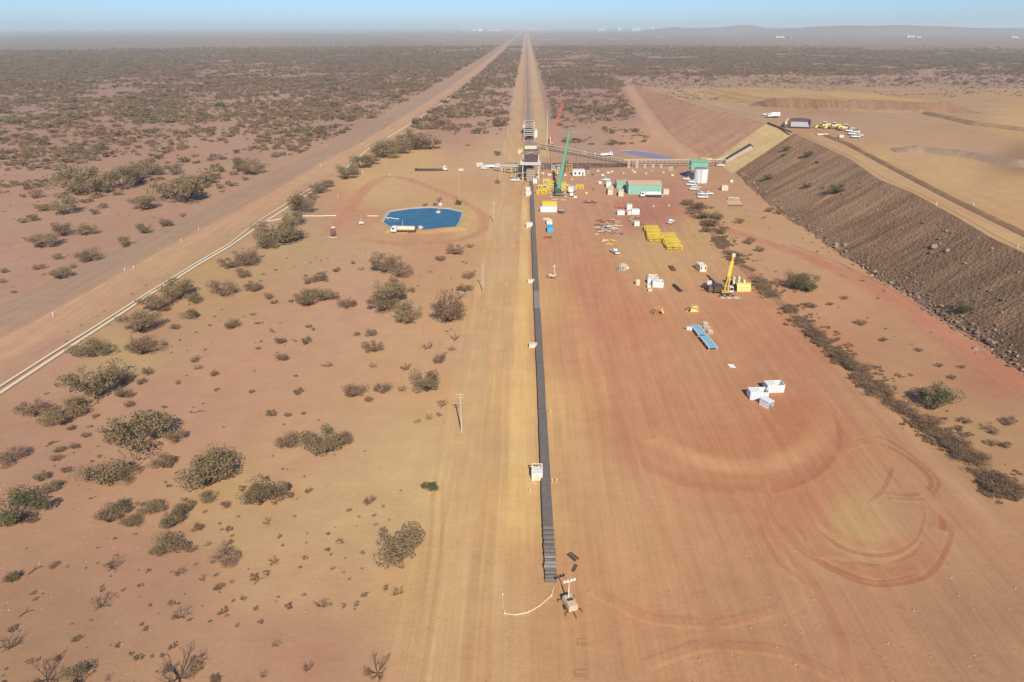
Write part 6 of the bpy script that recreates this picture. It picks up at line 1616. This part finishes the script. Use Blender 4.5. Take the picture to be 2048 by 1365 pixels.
for x in (-5.9, -2, 2, 5.9): MB().beam((x, 2.8, 0), (x, 2.5, 4.6), .35).build('brace', DARKST, t)
p = dt(1571, 255); t = thing('rock_breaker', 'rock breaker rig beside the dark hopper', 'rock breaker', p, 20); MB().box(-2.2, 1.6, -1.6, 1.6, .2, 1.7).build('base', BROWNST, t); MB().beam((0, 0, 1.7), (1.6, 1.2, 4.6), .5).beam((1.6, 1.2, 4.6), (3.6, 2.2, 3.6), .4).build('arm', CREAM, t); MB().box(-1.7, -.2, -1, 1, 1.7, 3.2).build('operator_cab', CREAM, t); MB().box(-1.72, -1.66, -.8, .8, 2.2, 3.0).build('windscreen', GLASS, t); MB().tube((3.6, 2.2, 3.6), (3.8, 2.2, 1.6), .2, .14, 8).build('hammer', DARKST, t)
def haul_machine(px, py, rz, label, kind):
    p = dt(px, py); t = thing('wheel_loader' if kind == 'loader' else 'road_grader', label, kind, p, rz)
    MB().box(-3.6, -.2, -1.2, 1.2, 1.0, 2.6).build('engine_cover', PALEYEL, t); MB().box(-.6, 1.4, -1.0, 1.0, 1.4, 3.7).build('operator_cab', CREAM, t); g = MB().box(-.5, 1.3, -1.03, 1.03, 2.4, 3.4).build('side_window', GLASS, t)
    wheelset(t, (-2.2, 2.4), 1.25, .95, .7)
    MB().box(.6, 3.6, -.7, .7, .9, 1.7).build('front_frame', YELLOW, t)
    if kind == 'loader':
        for y in (-.8, .8): MB().beam((1.4, y, 1.7), (4.6, y, .8), .35).build('lift_arm', YELLOW, t)
        MB().prism([(4.4, .2), (6.2, .15), (5.2, 1.6), (4.4, 1.5)], -1.7, 1.7).build('bucket', PALEYEL, t)
    else:
        MB().beam((3, 0, 1.7), (7.5, 0, 1.3), .4).build('nose_beam', YELLOW, t); MB().box(3.0, 3.3, -2.1, 2.1, .2, 1.0).build('blade', DARKST, t); w = MB().tube((7.2, .9, .7), (7.2, 1.4, .7), .7, .7, 12).build('front_wheel', RUBBER, t); share(w, 'front_wheel', t, (0, -2.3, 0))
    return t
haul_machine(1648, 257, 172, 'yellow wheel loader left of the group on the dump top', 'loader'); haul_machine(1667, 258, 175, 'yellow wheel loader in the middle of the dump top group', 'loader'); haul_machine(1688, 262, -12, 'yellow grader at the right of the dump top group', 'grader')
cabin_p = dt(1681, 277); t = thing('fuel_cube', 'small cream fuel cube in front of the dump top utes', 'tank', cabin_p); MB().box(-1.2, 1.2, -.9, .9, .1, 1.5).build('tank', CREAM, t); MB().box(-1.3, 1.3, -1, 1, 0, .1).build('skid', DARKST, t)
t = thing('steel_tray', 'low yellow tray on the ground below the dump top loaders', 'tray', dt(1643, 271)); MB().box(-3, 3, -1.4, 1.4, 0, .5).build('tray', PALEYEL, t); MB().box(-3.1, 3.1, -1.5, -1.4, .0, .9).build('lip', CREAM, t)
for px, py, lab in ((1872,412,'white peg on the outer edge of the crest road, upper'),(1946,412,'white peg on the inner edge of the crest road'),(2035,497,'white peg on the outer edge of the crest road, lower')):
    t = thing('marker_peg', lab, 'peg', dt(px, py, 0)); MB().tube((0, 0, 0), (0, 0, 1.3), .1, .09, 6).build('shaft', WHITE, t); MB().box(-.15, .15, -.03, .03, 1, 1.3).build('flag', WHITE, t)
# ---- rocks along the dump toe and on its face
def rock_mesh(seed):
    rr = random.Random(seed); bm_v = []; 
    me = bpy.data.meshes.new('rock'); pts = []
    t_ = (1 + 5 ** .5) / 2
    ico = [(-1, t_, 0), (1, t_, 0), (-1, -t_, 0), (1, -t_, 0), (0, -1, t_), (0, 1, t_), (0, -1, -t_), (0, 1, -t_), (t_, 0, -1), (t_, 0, 1), (-t_, 0, -1), (-t_, 0, 1)]
    fc = [(0,11,5),(0,5,1),(0,1,7),(0,7,10),(0,10,11),(1,5,9),(5,11,4),(11,10,2),(10,7,6),(7,1,8),(3,9,4),(3,4,2),(3,2,6),(3,6,8),(3,8,9),(4,9,5),(2,4,11),(6,2,10),(8,6,7),(9,8,1)]
    v = [tuple(c / 1.9 * rr.uniform(.7, 1.25) * (1, 1, .75)[i] for i, c in enumerate(p)) for p in ico]
    me.from_pydata(v, [], fc); me.materials.append(ROCK if seed % 3 else ROCK2); me.update(); return me
RK = [rock_mesh(k) for k in range(6)]
rr = random.Random(77)
big = [(1868,494,26),(1880,488,20),(1862,506,16),(1895,502,18),(1878,478,14),(1774,570,14),(1783,566,16),(1790,574,12),(1735,547,12),(1742,552,14),(1806,583,16),(1832,588,20),(1838,596,14),(1847,592,14),(1860,590,14),(1838,612,12),(1888,628,18),(1896,640,16),(1915,645,16),(1925,655,18),(1945,648,16),(1950,700,22),(1938,668,14),(1965,672,14),(1985,700,14),(2010,712,16),(2030,720,16),(1990,660,12),(1736,515,12),(1692,506,12)]
places = ['cluster midway up the dump face'] * 5
for k, (px, py, w) in enumerate(big):
    p = on_slope(px, py) if k not in (22,) else at(px, py); m = px_m(px, py, w, p.z)
    where = 'midway up the dark dump face' if k < 5 else 'at the dump toe'
    if k < 5: lab = '%s dark boulder of the cluster midway up the dump face' % ('largest', 'upper', 'left', 'right', 'topmost')[k]
    else: lab = '%s dark boulder from the far end along the dump toe' % ('first', 'second', 'third', 'fourth', 'fifth', 'sixth', 'seventh', 'eighth', 'ninth', 'tenth', 'eleventh', 'twelfth', 'thirteenth', 'fourteenth', 'fifteenth', 'sixteenth', 'seventeenth', 'eighteenth', 'nineteenth', 'twentieth', 'twenty-first', 'twenty-second', 'twenty-third', 'twenty-fourth', 'twenty-fifth')[sorted(range(5, len(big)), key=lambda i: big[i][1]).index(k)]
    o = link('boulder', RK[k % 6], None, None, lab, 'boulder', 'boulders ' + where); o.location = p; m *= .55; o.scale = (m * .6, m * .55, m * .55); o.rotation_euler = (0, 0, rr.uniform(0, 6))
# loose stones, beyond counting
ST = [bpy.data.objects.new('stone', RK[k]) for k in range(6)]
pos = []; sc_ = []
for i in range(2600):
    k = rr.random(); y = 30 + 400 * rr.random() ** 1.2
    T = np.maximum.accumulate(toe1[:, 1] + np.arange(len(toe1)) * 1e-3)
    tx = np.interp(y, T, toe1[:, 0]); cx = np.interp(y, cr1[:, 1], cr1[:, 0]); cz = np.interp(y, cr1[:, 1], cr1[:, 2])
    u = abs(rr.gauss(0, .10)) if rr.random() < .55 else rr.random()
    if u > .97: continue
    if y > 330 and rr.random() < .7: continue
    pos.append((tx + (cx - tx) * u - rr.random() * 1.5 * (u < .03), y, cz * u + .1)); s = min(rr.lognormvariate(-1.45, .5), .8) * (1.25 if u < .12 else .8); sc_.append((s, s * rr.uniform(.7, 1.2), s * .8))
gn_scatter('slope_stones', pos, sc_, [(rr.uniform(-.4, .4), rr.uniform(-.4, .4), rr.uniform(0, 6)) for _ in pos], [rr.randrange(6) for _ in pos], ST, 'loose stones strewn over the dump slope and its toe')
# ---- the far works on the skyline
def far_block(px, py, w, h, d, mat, label, name='plant_building'):
    p = at(px, py); t = thing(name, label, 'building', p, 0); k = depth(p) / FOC
    W, H = w * k, h * k
    MB().box(-W / 2, W / 2, 0, d, 0, H).build('wall', mat, t); MB().prismx([(-.5, H), (d / 2, H * 1.25), (d + .5, H)], -W / 2 - 1, W / 2 + 1).build('roof', mat, t); MB().box(-W * .1, W * .1, -.4, 0, 0, H * .6).build('door', STEEL, t)
    return t
for px, py, w, h, m, lab in ((961,63,7,4,WHITEP,'bright white building on the horizon left of the conveyor'),(948,62,10,2.2,WHITE,'long pale building left of the bright white one'),(990,62,24,1.8,CREAM,'very long low pale building left of the conveyor'),(1028,60,6,2.6,WHITE,'small white building just left of the conveyor end'),(1064,61,14,2.2,CREAM,'low pale building just right of the conveyor end'),(1092,60,8,2.2,CREAM,'pale building right of the conveyor end'),(1126,56,3,3,WHITE,'tiny white block on the horizon right of the conveyor'),
        (1203,62,12,3,CREAM,'pale shed at the left of the far works'),(1239,62,4,5,WHITEP,'bright white block in the far works'),(1247,62,7,4,STEEL,'grey block beside the bright white one'),(1273,63,16,5,paint('pale_teal_sheeting', (.42, .62, .60), .5), 'pale teal shed in the far works'),(1306,62,5,5,WHITEP,'white block right of the teal shed'),(1325,63,24,2.6,CREAM,'long low pale shed at the right of the far works'),(1560,76,16,2.0,CREAM,'low pale building far right on the plain'),(1582,77,6,3,STEEL,'grey building far right on the plain'),(1822,75,16,2.4,CREAM,'pale camp building on the far right plain'),(1838,76,8,2,CREAM,'small white camp building on the far right plain'),(2030,76,14,1.8,CREAM,'pale building at the far right edge')):
    far_block(px, py, w, h, 30, m, lab)
for px, py, h, w, lab in ((1029,60,9,3.4,'dark headframe on the horizon left of the conveyor end'),(1062,60,10,2,'dark stack on the horizon right of the conveyor end'),(916,62,9,2.0,'thin dark stack far left on the horizon'),(1097,58,5,2,'short dark stack on the horizon')):
    p = at(px, py); k = depth(p) / FOC; t = thing('headframe_tower', lab, 'tower', p)
    MB().box(-w * k / 2, w * k / 2, 0, w * k, 0, h * k * .8, w * k * .12).build('shaft', STEEL, t); MB().box(-w * k * .6, w * k * .6, -2, w * k, h * k * .8, h * k).build('head', STEEL, t)
for k, (px, py, w, hgt) in enumerate(((1228,79,36,1.6),(1268,78,26,1.4),(1318,75,14,1.8),(1100,80,40,1.4),(1172,78,40,2.2),(1196,77,70,2.2),(12,73,18,.9),(30,73,22,.8),(1760,66,60,1.6),(1900,60,50,1.0),(1800,67,90,1.4),(700,68,30,.8),(640,66,60,.8))):
    p = at(px, py); kk = depth(p) / FOC; W = w * kk / 2; Dp = abs(at(px, py + hgt / 2).y - at(px, py - hgt / 2).y) / 2
    pts = []; rr2 = random.Random(k)
    for q in range(18): a = 2 * PI * q / 18; s = rr2.uniform(.7, 1.1); pts.append((p.x + math.cos(a) * W * s, p.y + math.sin(a) * Dp * s, .3))
    v = np.array(pts); c = (214, 196, 190) if k not in (4, 5) else (150, 165, 172)
    t_ = np.tile(lin(c) / 1.42, (18, 1)); o = link('salt_pan', mesh_np('salt_pan', v, [list(range(18))], SOIL, t_, False, np.ones(18)), None, 'structure')

# small clutter of the plant yard
def drum(px, py, label, mat, r=.9):
    t = thing('cable_drum', label, 'cable drum', at(px, py), 20)
    f = MB().tube((-.5, 0, r), (-.4, 0, r), r, r, 14).build('flange', WOOD, t); share(f, 'flange', t, (.9, 0, 0)); MB().tube((-.4, 0, r), (.4, 0, r), r * .6, r * .6, 12).build('cable', mat, t)
drum(1112, 352, 'timber cable drum in front of the crusher row, left', DARKST); drum(1121, 354, 'timber cable drum in front of the crusher row, right', RUST); drum(1186, 352, 'timber cable drum right of the control room', DARKST); drum(1187, 380, 'small timber cable drum left of the sheds', RUST, .7)
def pallet(px, py, label, load, n=2):
    t = thing('loaded_pallet', label, 'pallet', at(px, py), 8)
    for k in range(4): MB().box(-.9, .9, -.9 + k * .5, -.9 + k * .5 + .32, .12, .18).build('slat', WOOD, t)
    MB().box(-.9, .9, -.85, -.7, 0, .12).box(-.9, .9, .45, .6, 0, .12).build('bearer', WOOD, t)
    for k in range(n): MB().box(-.8, .8, -.8 + k * .8, -.1 + k * .8, .18, .9).build('load', load, t)
for px, py, m, lab in ((1075,356,WHITE,'pallet of white sacks right of the tower chute'),(1130,352,CREAM,'pallet of pale boxes below the scaffold stack'),(1143,360,ORANGE,'pallet of orange parts below the control room'),(1168,357,STEEL,'pallet of grey parts beside the plum kiosk'),(1205,352,WHITE,'pallet of white sacks above the green roofed shed'),(1344,352,CREAM,'pallet of pale boxes left of the parked utes'),(1352,338,RUST,'pallet of rusty parts at the foot of the caged conveyor'),(1063,372,CREAM,'pallet of pale boxes at the belt head'),(1150,396,WHITE,'pallet of white sacks in front of the white van truck'),(1172,388,YELLOW,'pallet of yellow parts on the plant road')): pallet(px, py, lab, m)
def barrier(px, py, rz, label):
    t = thing('safety_barrier', label, 'barrier', at(px, py), rz)
    for x in (-1.4, 0, 1.4): MB().box(x - .06, x + .06, -.25, .25, 0, 1.1).build('stand', STEEL, t)
    for z in (.5, .95): MB().box(-1.6, 1.6, -.04, .04, z, z + .18).build('rail', WHITE if z < .6 else ORANGE, t)
barrier(1046, 372, 80, 'white and orange barrier at the left foot of the tower'); barrier(1110, 402, 5, 'white and orange barrier in front of the green crane, left'); barrier(1126, 403, -4, 'white and orange barrier in front of the green crane, right')
def branch(px, py, rz, L, label):
    t = thing('fallen_branch', label, 'branch', at(px, py), rz)
    MB().tube((-L / 2, 0, .08), (0, .1, .22), .09, .07, 6).tube((0, .1, .22), (L / 2, -.1, .12), .07, .04, 6).build('limb', BARK, t)
    MB().tube((0, .1, .2), (.5, .8, .4), .05, .02, 5).tube((.4, 0, .2), (1.0, -.6, .3), .04, .02, 5).build('twig', BARK, t)
branch(106, 888, 60, 3.0, 'dark fallen branch above the big lower-left thicket'); branch(70, 1142, 65, 2.2, 'dark fallen branch on bare soil near the left edge'); branch(398, 825, 25, 2.6, 'fallen branch in the open left of the scattered row'); branch(517, 1163, 60, 1.8, 'short fallen branch left of the big sand-edge shrub'); branch(52, 1228, 50, 1.8, 'short fallen branch near the bottom left edge')

# ------------------------------------------------------------------ the dusty air
def haze_box():
    t = NT('haze_air')
    v = t.n('ShaderNodeVolumePrincipled')
    v.inputs['Color'].default_value = (0.76, 0.92, 0.98, 1.0)
    v.inputs['Density'].default_value = HAZE_D
    v.inputs['Anisotropy'].default_value = 0.0
    t.l(v.outputs[0], t.out.inputs['Volume'])
    b = MB().box(-40000, 40000, -3000, 40000, -4.0, 136.0)
    o = b.build('haze', t.m); o['kind'] = 'stuff'
HAZE_D = 9.5e-5
haze_box()
